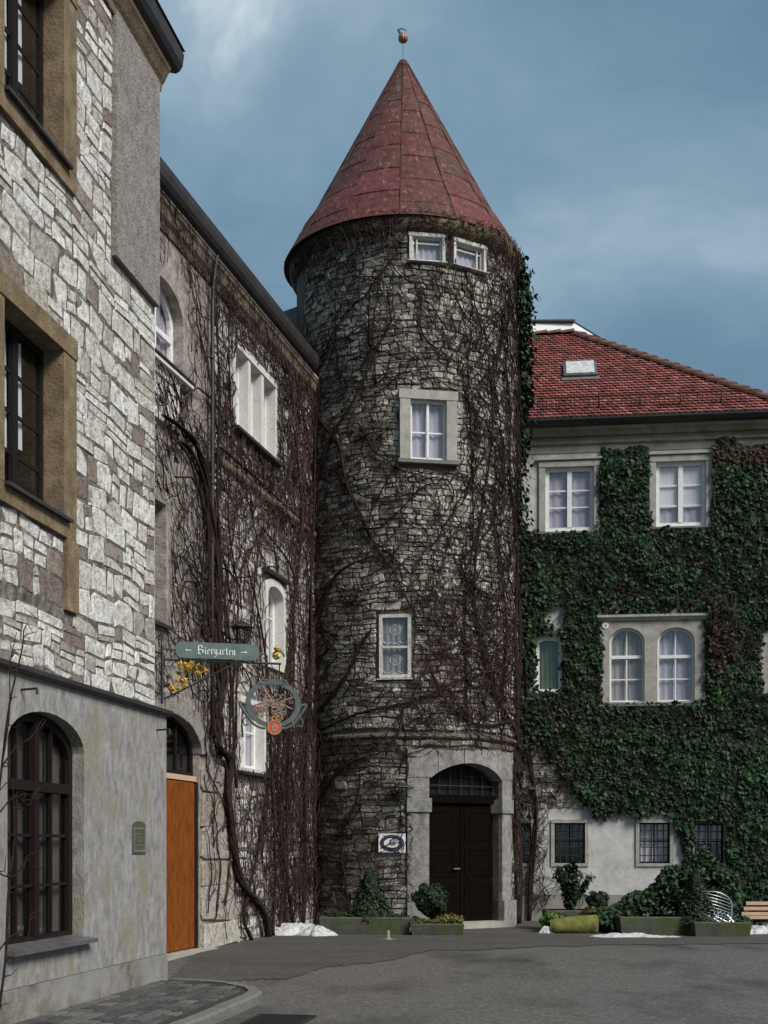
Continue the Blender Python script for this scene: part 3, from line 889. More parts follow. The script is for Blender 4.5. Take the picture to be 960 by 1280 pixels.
# bare climber at the left edge of the picture
cl = thing('bare_climbing_shrub', tuple(H1.P(-4.75, 0, .25)), 'bare thorny shrub stems climbing the plaster beside the arched window', 'shrub')
rng = random.Random(5)
for k, path in enumerate([[(-4.75, 0, .22), (-4.66, .8, .2), (-4.72, 1.6, .25), (-4.5, 2.3, .22), (-4.32, 2.85, .2), (-4.18, 3.35, .25), (-4.08, 3.55, .22)],
                          [(-4.8, 0, .3), (-4.6, .6, .3), (-4.5, 1.2, .28), (-4.42, 1.7, .3), (-4.46, 2.2, .3)],
                          [(-4.5, 2.3, .22), (-4.3, 2.48, .25), (-4.08, 2.6, .3), (-3.86, 2.78, .3)],
                          [(-4.7, 1.4, .25), (-4.45, 1.35, .3), (-4.2, 1.5, .32), (-4.1, 1.42, .33)],
                          [(-4.66, .7, .25), (-4.42, .85, .3), (-4.25, .78, .33), (-4.18, 1.0, .33)],
                          [(-4.6, 1.9, .25), (-4.38, 2.05, .28), (-4.15, 1.98, .3), (-4.02, 2.12, .3)],
                          [(-4.5, 2.3, .22), (-4.42, 2.75, .25), (-4.40, 3.2, .25), (-4.28, 3.5, .25)]]):
    sp = smooth_path(path, 6)
    sp = [(q[0] - .27, q[1], q[2]) for q in sp]
    m = MB(); r0 = .015 if k < 2 else .008
    m.tube([H1.P(q[0], q[1], q[2]) for q in sp], [r0 * (1 - .6 * i / len(sp)) for i in range(len(sp))], 5)
    for _ in range(6):
        q = sp[rng.randrange(len(sp))]
        m.tube([H1.P(q[0], q[1], q[2]), H1.P(q[0] + rng.uniform(-.02, .1), q[1] + rng.uniform(-.03, .1), q[2] + .03), H1.P(q[0] + rng.uniform(.04, .16), q[1] + rng.uniform(-.05, .16), q[2] + .05)], [.006, .005, .003], 4)
    m.build('stem', 'bark', cl)

# ================================================================== VINE-GROWN WING
wing = thing('vine_grown_wing', tuple(W2.P(-5, 0, -3)), 'long three storey wing with bare vines, orange door and dark gutter', 'building')
A_WIN = (-7.95, -6.58, 8.72, 9.98)
A_PAN = (-7.95, -6.80, 7.82, 8.58)
T_WIN = (-4.50, -2.46, 8.74, 10.05)
P_WIN = (-8.2, -7.22, 4.86, 6.66)
M_WIN = (-2.86, -1.98, 4.95, 6.40)
L_WIN = (-4.2, -3.05, 2.98, 4.1)
D_OPEN = (-8.35, -5.95, 0.0, 3.62)
m = MB()
holes = [outline(*A_WIN, rise=.42, n=12), outline(*T_WIN), outline(*P_WIN), outline(*M_WIN, rise=.2), outline(*L_WIN),
         [(p[0], p[1] if p[1] > .01 else .002) for p in outline(D_OPEN[0], D_OPEN[1], .002, D_OPEN[3], .55, 14)]]
wall_mesh(m, W2, [(-9.6, -.2), (.6, -.2), (.6, 11.0), (-9.6, 11.0)], holes, .28)
shell(m, W2, -9.6, .6, -.2, 11.0, 7)
m.build('wall', 'pink_plaster', wing)
w2_blocks = [A_WIN, T_WIN, P_WIN, M_WIN, L_WIN, (-8.6, -5.9, 0, 3.7), A_PAN]
rng = random.Random(21)
blk = [(a - .05, b + .05, c - .08, e_ + .06) for a, b, c, e_ in w2_blocks] + [(-4.62, -2.36, 8.6, 10.2), (-3.05, -1.8, 4.85, 6.62), (-5.95, -4.30, 0, 2.98), (-4.32, -2.86, 2.85, 4.25), (-5.95, -5.4, 2.9, 11)]
rects = courses(rng, -5.4, .3, 0.05, 10.55, (.13, .26), (.22, .5), blk, split=.2, wave=.02)
stone_wall(W2, rng, rects, wing, 'limestone', (.008, .035), limit=300, warp=.6, tintf=lambda r: min(1, max(0, rng.gauss(.5, .26))))
# belt course
m = MB(); m.sweep(W2, -5.4, .3, [(-.02, 7.86), (.07, 7.86), (.09, 7.9), (.09, 7.97), (-.02, 8.0)]); m.build('belt_course', 'brown_trim', wing)
# quoin pilaster beside the orange door
z = 0.0; k = 0
for hh in (.42, .58, .40, .55, .52, .46):
    uu = -4.34 if k % 2 == 0 else -4.55
    m = MB(); m.tint = rng.uniform(.12, .42)
    add_stone(m, W2, rng, -5.92, uu, z, z + hh, .05 + (.03 if k == 0 else 0), joint=.007, back=-.05); m.build('quoin', 'limestone', wing)
    z += hh; k += 1
# arch ring over the doorway
ao = (D_OPEN[0] + D_OPEN[1]) / 2; ar = (D_OPEN[1] - D_OPEN[0]) / 2
nb = 9
for i in range(nb):
    t0, t1 = math.pi * i / nb + .012, math.pi * (i + 1) / nb - .012
    pts = []
    for r, order in ((-.01, 1), (.27, -1)):
        ts = [t0, (t0 + t1) / 2, t1][::order]
        for t in ts:
            pts.append((ao + (ar + r) * math.cos(t), 3.07 + (.55 + r) * math.sin(t)))
    m = MB(); m.prism(W2, pts, -.27, .045 + rng.uniform(0, .015)); m.build('voussoir', 'panel_plaster', wing)
# doorway filling
m = MB(); m.rect(W2, D_OPEN[0], D_OPEN[1], 2.64, 2.72, -.2, -.05); m.build('transom_rail', 'palewood', wing)
dw = window(wing, W2, D_OPEN[0], D_OPEN[1] - .02, 2.73, 3.61, -.10, (.25, .5, .75), (), frame=.05, bar=.04, rise=.53, mat='darkwood', glass='darkglass', depth=.08)
room(wing, W2, D_OPEN[0], D_OPEN[1], .0, 3.7, -.29, 2.0)
for (a, b) in ((-8.33, -7.16), (-7.14, -6.06)):
    m = MB(); m.rect(W2, a, b, .03, 2.62, -.13, -.05); dl = m.build('door_leaf', 'orange', wing)
    npk = 5
    for i in range(npk):
        m = MB(); x0 = a + (b - a) * i / npk; m.rect(W2, x0 + .004, x0 + (b - a) / npk - .004, .05, 2.6, -.05, -.038 + rng.uniform(0, .004)); m.build('door_board', 'orange', dl)
m = MB(); m.rect(W2, -6.055, -5.952, .0, 2.63, -.2, -.02); m.build('door_post', 'darkwood', wing)
m = MB(); m.rect(W2, -8.5, -5.8, -.15, .025, -.3, .25); m.build('door_step', 'trim', wing)
# arched upper window
w_ = window(wing, W2, A_WIN[0], A_WIN[1], A_WIN[2], A_WIN[3], -.17, (.5,), (.45,), frame=.09, bar=.04, rise=.42, mat='white', mullion=(.5,), transom=(.45,), thick=.08, curtain='curtain', cfrac=1)
mm = MB(); mm.sweep(W2, A_WIN[0] - .1, A_WIN[1] + .12, [(-.2, 8.60), (-.2, 8.74), (.10, 8.70), (.12, 8.66), (.12, 8.62), (.08, 8.60), (.06, 8.56), (-.02, 8.56)]); mm.build('sill', 'pale_trim', w_)
mm = MB(); mm.sweep(W2, A_WIN[0] - .12, A_WIN[1] + .14, [(-.1, 8.72), (-.1, 8.75), (.14, 8.715), (.14, 8.685)]); mm.build('sill_flashing', 'gutter', w_)
room(wing, W2, A_WIN[0] - .1, A_WIN[1] + .1, A_WIN[2] - .1, A_WIN[3] + .1, -.29, 1.5)
m = MB(); m.rect(W2, A_PAN[0], A_PAN[1], A_PAN[2], A_PAN[3], -.02, .02); m.build('white_panel', 'white', wing)
m = MB(); m.ring(W2, outline(*A_PAN), outline(A_PAN[0] + .12, A_PAN[1] - .12, A_PAN[2] + .1, A_PAN[3] - .1), .01, .05); m.build('panel_border', 'pale_trim', wing)
# three-light window
surround(wing, W2, T_WIN, .1, .1, .11, .06, -.2, .06, 'pale_trim')
for f in (1 / 3, 2 / 3):
    u_ = T_WIN[0] + (T_WIN[1] - T_WIN[0]) * f
    m = MB(); m.rect(W2, u_ - .07, u_ + .07, T_WIN[2], T_WIN[3], -.2, .05); m.build('stone_mullion', 'pale_trim', wing)
for i in range(3):
    a = T_WIN[0] + (T_WIN[1] - T_WIN[0]) * i / 3 + (.07 if i else 0); b = T_WIN[0] + (T_WIN[1] - T_WIN[0]) * (i + 1) / 3 - (.07 if i < 2 else 0)
    window(wing, W2, a, b, T_WIN[2], T_WIN[3], -.12, (), (.6,), frame=.05, bar=.03, mat='white', curtain='curtain', depth=.06)
m = MB(); m.sweep(W2, T_WIN[0] - .12, T_WIN[1] + .12, [(-.1, 8.67), (-.1, 8.70), (.16, 8.67), (.16, 8.62), (.05, 8.6)]); m.build('sill', 'gutter', wing)
room(wing, W2, T_WIN[0], T_WIN[1], T_WIN[2], T_WIN[3], -.285, 1.5)
# blind recess left of the downpipe
m = MB(); m.rect(W2, P_WIN[0], P_WIN[1], P_WIN[2], P_WIN[3], -.30, -.26); m.build('recess_panel', 'panel_plaster', wing)
m = MB(); m.sweep(W2, P_WIN[0], P_WIN[1] + .08, [(-.26, 4.86), (-.26, 4.9), (.08, 4.87), (.08, 4.82)]); m.build('recess_sill', 'gutter', wing)
# arched middle window and lower window
def stone_arch_surround(parent, F, op, rise, w_, d, mat):
    m_ = MB(); o = outline(op[0] - w_, op[1] + w_, op[2] - w_ * .6, op[3] + w_, rise, 10); i_ = outline(op[0] + .006, op[1] - .006, op[2] + .006, op[3] - .006, rise, 10)
    m_.ring(F, o, i_, -.2, d); return m_.build('surround', mat, parent)
stone_arch_surround(wing, W2, M_WIN, .2, .12, .06, 'pale_trim')
w_ = window(wing, W2, *M_WIN, -.13, (.5,), (.65,), frame=.07, bar=.03, rise=.2, mat='white', mullion=(.5,), thick=.08, curtain='curtain', depth=.06)
m = MB(); m.sweep(W2, M_WIN[0] - .2, M_WIN[1] + .22, [(-.02, 6.56), (-.02, 6.66), (.14, 6.62), (.14, 6.57)]); m.build('drip_mould', 'gutter', wing)
room(wing, W2, *M_WIN, -.285, 1.2)
surround(wing, W2, L_WIN, .07, .1, .1, .07, -.2, .05, 'pale_trim')
w_ = window(wing, W2, *L_WIN, -.12, (.5,), (.6,), frame=.07, bar=.03, mat='white', mullion=(.5,), thick=.08, curtain='curtain', depth=.06)
m = MB(); m.sweep(W2, L_WIN[0] - .12, L_WIN[1] + .16, [(-.05, 2.9), (-.05, 2.94), (.13, 2.91), (.13, 2.86)]); m.build('sill', 'gutter', wing)
room(wing, W2, *L_WIN, -.285, 1.2)
# eaves
m = MB(); m.sweep(W2, -9.6, .1, [(-.1, 10.62), (.03, 10.64), (.045, 10.74), (.09, 10.80), (.11, 10.92), (.14, 10.96), (.14, 11.03), (-.1, 11.03)]); m.build('cornice', 'brown_trim', wing)
m = MB(); m.sweep(W2, -9.6, -.1, [(.04, 11.031), (.155, 11.031), (.155, 11.055), (.04, 11.055)]); m.build('eaves_board', 'oldwhite', wing)
m = MB(); m.sweep(W2, -9.6, -.45, [(.05, 11.06), (.16, 11.06), (.22, 11.09), (.26, 11.15), (.28, 11.24), (.28, 11.34), (.2, 11.38), (-.2, 11.40), (-.2, 11.06)]); m.build('gutter', 'gutter', wing)
m = MB()
q = [W2.P(-9.6, 11.36, .2), W2.P(-.2, 11.36, .2), W2.P(.9, 14.4, -3.6), W2.P(-9.6, 14.4, -3.6), W2.P(.9, 11.36, -7.2), W2.P(-9.6, 11.38, -7.2)]
m.add(q, [(0, 1, 2, 3), (3, 2, 4, 5), (1, 4, 2), (0, 3, 5), (0, 5, 4, 1)])
m.build('roof', 'slate', wing)
m = MB()
m.add([(-3.6, 27.1, 10.6), (-1.4, 27.1, 10.6), (-1.4, 27.1, 13.22), (-2.4, 27.1, 12.86), (-3.6, 27.1, 12.4), (-3.6, 28.2, 10.6), (-1.4, 28.2, 10.6), (-1.4, 28.2, 13.22), (-2.4, 28.2, 12.86), (-3.6, 28.2, 12.4)],
      [(0, 1, 2, 3, 4), (9, 8, 7, 6, 5), (0, 4, 9, 5), (4, 3, 8, 9), (3, 2, 7, 8), (2, 1, 6, 7)])
m.build('dormer_cheek', 'zinc', wing)
# downpipe
m = MB(); m.tube([W2.P(-5.62, 11.05, .17), W2.P(-5.62, 10.6, .10), W2.P(-5.64, 10.3, .10), W2.P(-5.66, 6, .10), W2.P(-5.66, 3.4, .10)], .032, 8); m.build('downpipe', 'gutter', wing, smooth=True)
for z_ in (9.4, 7.4, 5.2):
    m = MB(); m.tube([W2.P(-5.66, z_, .10), W2.P(-5.66, z_ + .04, .10)], .042, 8); m.build('pipe_clip', 'gutter', wing)

# the vine on it
vine = thing('bare_vine', tuple(W2.P(-3.0, 0, .15)), 'leafless creeper with thick crooked trunk covering the wing beside the orange door', 'vine')
rng = random.Random(33)
WS = [[(-3.05, 0.0), (-3.4, 0.55), (-4.41, 1.01), (-4.78, 1.71), (-5.03, 2.39), (-4.96, 3.02), (-5.49, 3.24), (-5.52, 3.54), (-5.42, 4.14), (-5.48, 4.94), (-5.52, 6.22), (-5.86, 7.16), (-6.31, 7.78), (-7.01, 7.87), (-7.58, 7.86)],
      [(-5.45, 4.14), (-5.32, 5.75), (-5.45, 7.53), (-5.38, 9.1), (-5.52, 10.6)],
      [(-3.9, 0.0), (-4.14, 0.64), (-3.0, 2.43), (-2.9, 3.86), (-3.2, 5.23), (-4.14, 6.52)],
      [(-5.52, 6.22), (-6.08, 7.35), (-6.8, 7.7), (-7.5, 7.38)],
      [(-5.25, 8.1), (-4.14, 8.08), (-2.49, 8.03), (-0.36, 7.98)],
      [(-2.04, 0.0), (-1.94, 2.5), (-1.7, 4.29), (-1.5, 6.15), (-1.08, 8.12), (-1.47, 9.55)],
      [(-0.98, 0.0), (-0.88, 2.54), (-0.57, 4.93), (-0.46, 7.33), (-0.25, 9.62), (-0.36, 10.5)],
      [(-1.56, 0.0), (-2.3, 1.89), (-2.5, 3.05), (-2.16, 4.4), (-1.7, 5.71), (-1.6, 6.84), (-3.3, 7.3)],
      [(-5.5, 5.2), (-5.75, 6.4), (-6.15, 7.1), (-6.5, 7.25), (-7.1, 7.1)],
      [(-4.6, 2.6), (-4.7, 4.3), (-4.5, 5.6), (-4.9, 7.0), (-4.8, 8.6), (-5.0, 10.2)],
      [(-2.7, 0.0), (-2.6, 1.3), (-2.75, 2.5), (-2.6, 3.5), (-2.3, 4.6)], [(-2.35, 0.0), (-2.1, 1.5), (-2.3, 2.7), (-2.05, 4.0), (-1.75, 5.0)],
      [(-5.35, 3.6), (-5.2, 4.6), (-5.7, 5.8), (-5.95, 6.8), (-6.6, 7.55), (-7.4, 7.65)], [(-5.5, 4.4), (-5.8, 5.4), (-5.6, 6.6), (-5.3, 7.6), (-5.6, 8.8), (-6.2, 9.6)], [(-4.96, 3.02), (-4.8, 4.2), (-5.1, 5.2), (-4.9, 6.4), (-4.4, 7.4), (-3.4, 8.2)], [(-5.0, 2.6), (-4.6, 3.4), (-4.5, 4.6), (-3.9, 5.4), (-3.6, 6.6)]]
stems(vine, W2, WS, [.082, .045, .04, .045, .03, .045, .06, .04, .035, .025, .04, .04, .035, .03, .03, .03], rng)
tm = MB()
wb = [(a, b, c, e_) for a, b, c, e_ in [A_WIN, T_WIN, M_WIN, L_WIN, (-8.6, -5.95, 0, 3.6), P_WIN]]
vert = lambda u, z, r: math.pi / 2 + r.gauss(0, .55)
def wacc(u, z):
    a = 1.0
    if u < -5.3: a = .7
    if u < -4.4 and z < 2.9: a = .25
    if 3.0 < z < 7.6 and -5.0 < u < -2.5: a = .62
    return a
twigs(tm, W2, rng, 1900, (-8.2, .2, .05, 10.7), wb, vert, (.5, 1.7), (.005, .012), off=(.045, .10), accept=wacc, tint=(.3, 1.0))
twigs(tm, W2, rng, 420, (-3.4, .2, .0, 4.6), wb, vert, (.7, 2.2), (.005, .012), off=(.06, .2), wander=.34, tint=(.1, .7))
twigs(tm, W2, rng, 620, (-5.3, .2, 7.2, 10.7), wb, lambda u, z, r: r.uniform(0, 6.28), (.4, 1.2), (.007, .014), off=(.05, .12), tint=(.3, .9))
twigs(tm, W2, rng, 220, (-7.9, -5.0, 3.8, 8.6), [A_WIN, P_WIN], lambda u, z, r: 2.6 + r.gauss(0, .5), (.5, 1.3), (.006, .014), off=(.06, .1), tint=(.0, .3))
twigs(tm, W2, rng, 90, (-7.4, .0, .3, 10.4), wb, vert, (1.5, 4.0), (.012, .024), off=(.06, .10), wander=.2, step=.12, tint=(.3, .75))
twigs(tm, W2, rng, 260, (-8.0, -.2, 10.4, 10.98), [], vert, (.25, .7), (.004, .010), off=(.11, .19), step=.07, tint=(.1, .8))
tm.build('twigs', 'twig', vine, kind='stuff')

# ================================================================== ROUND TOWER
tower = thing('round_tower', (TC[0], TC[1], 0), 'round rubble stone tower with red conical roof and arched doorway', 'tower')
TO = dict(t1=(.06, .68, 13.12, 13.60), t2=(.94, 1.62, 13.12, 13.58), mid=(.02, .76, 9.22, 10.40), low=(-.58, .05, 4.94, 6.19), door=(.40, 2.17, 0.0, 3.3))
# cylinder wall built as cells, skipping the openings
m = MB()
us = sorted(set([-math.pi * TR + 2 * math.pi * TR * i / 72 for i in range(73)] + [v_ for o in TO.values() for v_ in o[:2]]))
zs = sorted(set([-.2, 0.0, 1.5, 4.5, 7.5, 11.5, 13.9] + [v_ for o in TO.values() for v_ in o[2:]]))
BASE = -.04
for i in range(len(us) - 1):
    for j in range(len(zs) - 1):
        cu, cz = (us[i] + us[i + 1]) / 2, (zs[j] + zs[j + 1]) / 2
        if inside(cu, cz, TO.values()): continue
        m.add([TW.P(us[i], zs[j], BASE), TW.P(us[i + 1], zs[j], BASE), TW.P(us[i + 1], zs[j + 1], BASE), TW.P(us[i], zs[j + 1], BASE)], [(0, 1, 2, 3)])
for k_, o in TO.items():
    n_ = 6
    for a, b in [((o[0], o[2]), (o[0], o[3])), ((o[1], o[2]), (o[1], o[3]))] + [((o[0] + (o[1] - o[0]) * i / n_, z_), (o[0] + (o[1] - o[0]) * (i + 1) / n_, z_)) for z_ in (o[2], o[3]) for i in range(n_)]:
        m.add([TW.P(a[0], a[1], BASE), TW.P(b[0], b[1], BASE), TW.P(b[0], b[1], -.55), TW.P(a[0], a[1], -.55)], [(0, 1, 2, 3)])
m.build('wall', 'dark_mortar', tower)
rng = random.Random(41)
tb = [(TO['t1'][0] - .06, TO['t2'][1] + .08, 13.05, 13.72), (-.17, .99, 9.12, 10.62), (-.64, .11, 4.88, 6.24), (-.02, 2.62, 0, 3.55), (-4, 4, 3.77, 3.88)]
rects = courses(rng, -2.6, 3.75, 3.93, 13.68, (.075, .15), (.11, .30), tb, split=.1, wave=.015)
rects += courses(rng, -2.6, 3.6, 0, 3.73, (.10, .20), (.16, .42), tb, split=.15, wave=.01)
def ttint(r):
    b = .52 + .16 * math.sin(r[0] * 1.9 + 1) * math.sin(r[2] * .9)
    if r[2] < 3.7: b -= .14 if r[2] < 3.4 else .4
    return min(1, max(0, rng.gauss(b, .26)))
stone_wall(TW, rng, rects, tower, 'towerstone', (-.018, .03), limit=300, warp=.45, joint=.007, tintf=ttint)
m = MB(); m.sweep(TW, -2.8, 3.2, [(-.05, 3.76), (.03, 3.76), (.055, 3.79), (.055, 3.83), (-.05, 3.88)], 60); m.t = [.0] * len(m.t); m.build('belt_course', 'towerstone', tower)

# windows set in flat tangent frames
def tower_window(o, wd, cols_, rows_, frame, bar, mat, curtain, jl, jt, jb, tmat, d1, **kw):
    uc = (o[0] + o[1]) / 2
    F = TW.tangent(math.degrees(uc / TR))
    hw = (o[1] - o[0]) / 2
    w = window(tower, F, -hw, hw, o[2], o[3], wd, cols_, rows_, frame=frame, bar=bar, mat=mat, curtain=curtain, **kw)
    if jl > 0:
        for nm, r in (('jamb_stone', (-hw - jl, -hw + .008, o[2], o[3] - .006)), ('jamb_stone', (hw - .008, hw + jl, o[2], o[3] - .006)), ('lintel', (-hw - jl - .02, hw + jl + .02, o[3] - .006, o[3] + jt))):
            mm = MB(); mm.rect(F, r[0], r[1], r[2], r[3], -.3, d1 + (.01 if nm == 'lintel' else 0)); mm.build(nm, tmat, tower)
    mm = MB(); mm.sweep(F, -hw - jl - .04, hw + jl + .04, [(-.3, o[2] - jb), (-.3, o[2]), (d1 + .05, o[2] - .02), (d1 + .05, o[2] - jb)]); mm.build('sill', 'lead' if jb > .06 else mat, w)
    room(tower, F, -hw, hw, o[2], o[3], wd - .2, .9)
    return F
tower_window(TO['t1'], -.03, (.12,), (.82,), .045, .03, 'oldwhite', 'curtain', .05, .06, .03, 'oldwhite', .03, mullion=(.12,), thick=.03)
tower_window(TO['t2'], -.05, (.85,), (.80,), .045, .03, 'oldwhite', 'curtain', .05, .06, .03, 'oldwhite', .03, mullion=(.85,), thick=.03)
tower_window(TO['mid'], -.05, (.5,), (.46,), .055, .03, 'white', 'curtain', .20, .17, .09, 'trim', .055, mullion=(.5,), thick=.05)
FL = tower_window(TO['low'], .0, (), (.48,), .065, .04, 'oldwhite', 'lace', 0, 0, .04, 'trim', .02, transom=(.48,), thick=.045)
# lace panels with scalloped white hems in the lower window
m = MB()
for zc in (5.04, 5.63):
    for k in range(3):
        pts = [(-.24 + .16 * k + .16 * i / 8, zc + .035 - .045 * math.sin(math.pi * i / 8)) for i in range(9)]
        m.tube([FL.P(u_, z_, -.10) for u_, z_ in pts], .012, 4)
    ring_ = [(.0 + .13 * math.cos(t) * (1 - .04 * t), zc + .26 + .12 * math.sin(t) * (1 - .04 * t)) for t in np.linspace(0, 9, 26)]
    m.tube([FL.P(u_, z_, -.105) for u_, z_ in ring_], .010, 4)
    for k in range(5):
        t = k * 1.25
        m.tube([FL.P(.0, zc + .26, -.105), FL.P(.07 * math.cos(t), zc + .26 + .07 * math.sin(t), -.10), FL.P(.11 * math.cos(t + .5), zc + .26 + .10 * math.sin(t + .5), -.105)], .007, 4)
m.build('lace_pattern', 'white_curtain', tower)

# portal -------------------------------------------------------------
PU0, PU1 = .40, 2.17
PC = (PU0 + PU1) / 2
def intr(u):
    t = max(-1, min(1, (u - PC) / ((PU1 - PU0) / 2)))
    return 2.93 + .35 * (1 - t * t) ** .8
def block(name, u0, u1, lo, hi, d0, d1, n=5):
    mm = MB(); uu = [u0 + (u1 - u0) * i / n for i in range(n + 1)]
    f = lo if callable(lo) else (lambda u: lo)
    h = hi if callable(hi) else (lambda u: hi)
    mm.strip(TW, uu, f, h, d0, d1); return mm.build(name, 'portal', tower)
for (a, b, sgn) in ((-.02, PU0, 1), (PU1, 2.60, -1)):
    block('portal_base', a - (.0 if sgn > 0 else 0), b + (.05 if sgn > 0 else .12), 0.0, .53, -.5, .10)
    block('portal_pier', a, b, .535, 2.30, -.5, .05)
    block('impost', a - .01, b + .0, 2.305, 2.58, -.5, .085)
    block('portal_pier', a, b, 2.585, 2.985, -.5, .05)
block('impost', PU0, PU0 + .045, 2.306, 2.575, -.3, .083, 2)
block('impost', PU1 - .045, PU1, 2.306, 2.575, -.3, .083, 2)
cuts = [-.02, .58, 1.12, 1.52, 2.02, 2.60]
for i in range(5):
    a, b = cuts[i] + .005, cuts[i + 1] - .005
    lo = lambda u: (intr(u) if PU0 < u < PU1 else 2.99)
    block('voussoir', a, b, lo, 3.553, -.5, .06 + .012 * (i == 2), 9)
# door
DF = TW.tangent(math.degrees(PC / TR))
room(tower, DF, -1.0, 1.0, .0, 3.4, -.48, .6)
m = MB(); m.rect(DF, -.92, .92, 2.50, 2.66, -.46, -.26); m.build('door_transom', 'door', tower)
m = MB(); m.rect(DF, -.95, .95, -.1, .12, -.75, .22); m.build('door_step', 'trim', tower)
for s_ in (-1, 1):
    a, b = (-.90, -.01) if s_ < 0 else (.01, .90)
    m = MB(); m.rect(DF, a, b, .125, 2.50, -.42, -.34); dl = m.build('door_leaf', 'door', tower)
    for (c, e_) in ((.28, .9), (1.02, 1.62), (1.74, 2.38)):
        m = MB(); m.ring(DF, outline(a + .1, b - .1, c, e_), outline(a + .17, b - .17, c + .07, e_ - .07), -.345, -.328); m.build('panel_moulding', 'door', dl)
        m = MB(); m.rect(DF, a + .22, b - .22, c + .12, e_ - .12, -.345, -.332); m.build('door_panel', 'door', dl)
m = MB(); m.tube([DF.P(-.06, 1.18, -.34), DF.P(-.06, 1.18, -.27), DF.P(-.20, 1.18, -.27)], .015, 6); m.build('door_handle', 'sign_grey', tower)
for i in range(7):
    u_ = -.78 + .26 * i
    m = MB(); m.tube([DF.P(u_, 2.66, -.30), DF.P(u_, 3.27, -.30)], .012, 5); m.build('grille_bar', 'iron', tower)
for z_ in (2.84, 3.04):
    m = MB(); m.tube([DF.P(-.9, z_, -.30), DF.P(.9, z_, -.30)], .012, 5); m.build('grille_bar', 'iron', tower)
m = MB(); m.rect(DF, -.9, .9, 2.66, 3.3, -.38, -.37); m.build('fanlight_pane', 'blackglass', tower)

# eaves band and cone roof --------------------------------------------
m = MB(); m.lathe((TC[0], TC[1], 0), [(2.2, 13.60), (2.38, 13.62), (2.42, 13.68), (2.47, 13.72), (2.49, 13.76), (2.515, 13.96), (2.2, 14.02)], 64); m.build('eaves_band', 'moss', tower, smooth=True)
CT = (TC[0] - .07, TC[1])
cone_prof = [(2.54, 13.96), (2.40, 14.22), (2.20, 14.60), (1.92, 15.02), (1.50, 15.80), (1.05, 16.64), (.55, 17.57), (.10, 18.42)]
cz_ = [p[1] for p in cone_prof]; cr_ = [p[0] for p in cone_prof]
rad_at = lambda z_: float(np.interp(z_, cz_, cr_))
NS = 14
rng = random.Random(51)
m = MB(); m.lathe((CT[0], CT[1], 0), [(2.46, 13.99)] + [(r - .02, z_ + .012) for r, z_ in cone_prof] + [(.02, 18.44)], 56); m.build('roof_underlay', 'coneseam', tower)
seam0 = R_(-27 + 25.7 / 2) - math.pi / NS
for s_ in range(NS):
    a0 = R_(-28) + 2 * math.pi * s_ / NS; a1 = a0 + 2 * math.pi / NS
    zb = [13.96]
    z_ = 14.30 if s_ % 2 else 14.62
    while z_ < 17.7:
        zb.append(z_); z_ += .66
    zb.append(18.38)
    for k in range(len(zb) - 1):
        mm = MB(); mm.tint = min(1, max(0, rng.gauss(.5, .28) + (.12 if k < 2 else 0)))
        NA, NZ = 5, 3
        z0, z1 = zb[k], min(18.40, zb[k + 1] + .03)
        pts = []; fs = []
        bulge = rng.uniform(-.006, .010)
        for j in range(NZ + 1):
            zz = z0 + (z1 - z0) * j / NZ
            lift = .013 * (1 - j / NZ) + .004 + bulge * math.sin(math.pi * j / NZ)
            for i in range(NA + 1):
                a = a0 + (a1 - a0) * (i / NA)
                r = rad_at(zz) + lift + rng.uniform(-.003, .003)
                pts.append((CT[0] + r * math.sin(a), CT[1] - r * math.cos(a), zz))
        for j in range(NZ):
            for i in range(NA):
                b = j * (NA + 1) + i
                fs.append((b, b + 1, b + NA + 2, b + NA + 1))
        nb_ = len(pts)
        for i in range(NA + 1):
            a = a0 + (a1 - a0) * (i / NA); r = rad_at(z0) - .01
            pts.append((CT[0] + r * math.sin(a), CT[1] - r * math.cos(a), z0 - .002))
        for i in range(NA):
            fs.append((i, i + 1, nb_ + i + 1, nb_ + i))
        mm.add(pts, fs); mm.build('roof_panel', 'conemetal', tower)
    mm = MB()
    mm.tube([(CT[0] + (r + .02) * math.sin(a0), CT[1] - (r + .02) * math.cos(a0), z_) for r, z_ in cone_prof], [.013] * 7 + [.008], 5); mm.build('standing_seam', 'coneseam', tower)
m = MB(); m.lathe((CT[0], CT[1], 0), [(.15, 18.32), (.14, 18.40), (.08, 18.50), (.02, 18.53)], 14); m.build('roof_cap', 'coneseam', tower, smooth=True)
# finial: thin rod with a gilded pumpkin-shaped ball and a curled vane
fin = thing('roof_finial', (CT[0], CT[1], 18.5), 'small gilded ball with curled stem high above the cone tip', 'finial')
m = MB(); m.tube([(CT[0], CT[1], 18.45), (CT[0], CT[1], 18.9)], .006, 5); m.build('rod', 'zinc', fin)
m = MB()
bz = 19.0; bx = CT[0] + .0
for k in range(7):
    a = k * 2 * math.pi / 7
    m.lathe((bx + .05 * math.cos(a), CT[1] + .05 * math.sin(a), bz), [(.01, -.085), (.045, -.065), (.06, 0), (.045, .065), (.01, .085)], 8)
m.build('gilded_ball', 'copper', fin, smooth=True)
m = MB(); m.tube([(bx - .02, CT[1], bz + .08), (bx - .07, CT[1], bz + .12), (bx - .11, CT[1], bz + .17), (bx - .06, CT[1], bz + .2), (bx + .02, CT[1], bz + .19), (bx + .08, CT[1], bz + .15)], [.03, .028, .022, .016, .012, .006], 6); m.build('curled_stem', 'bronze', fin, smooth=True)

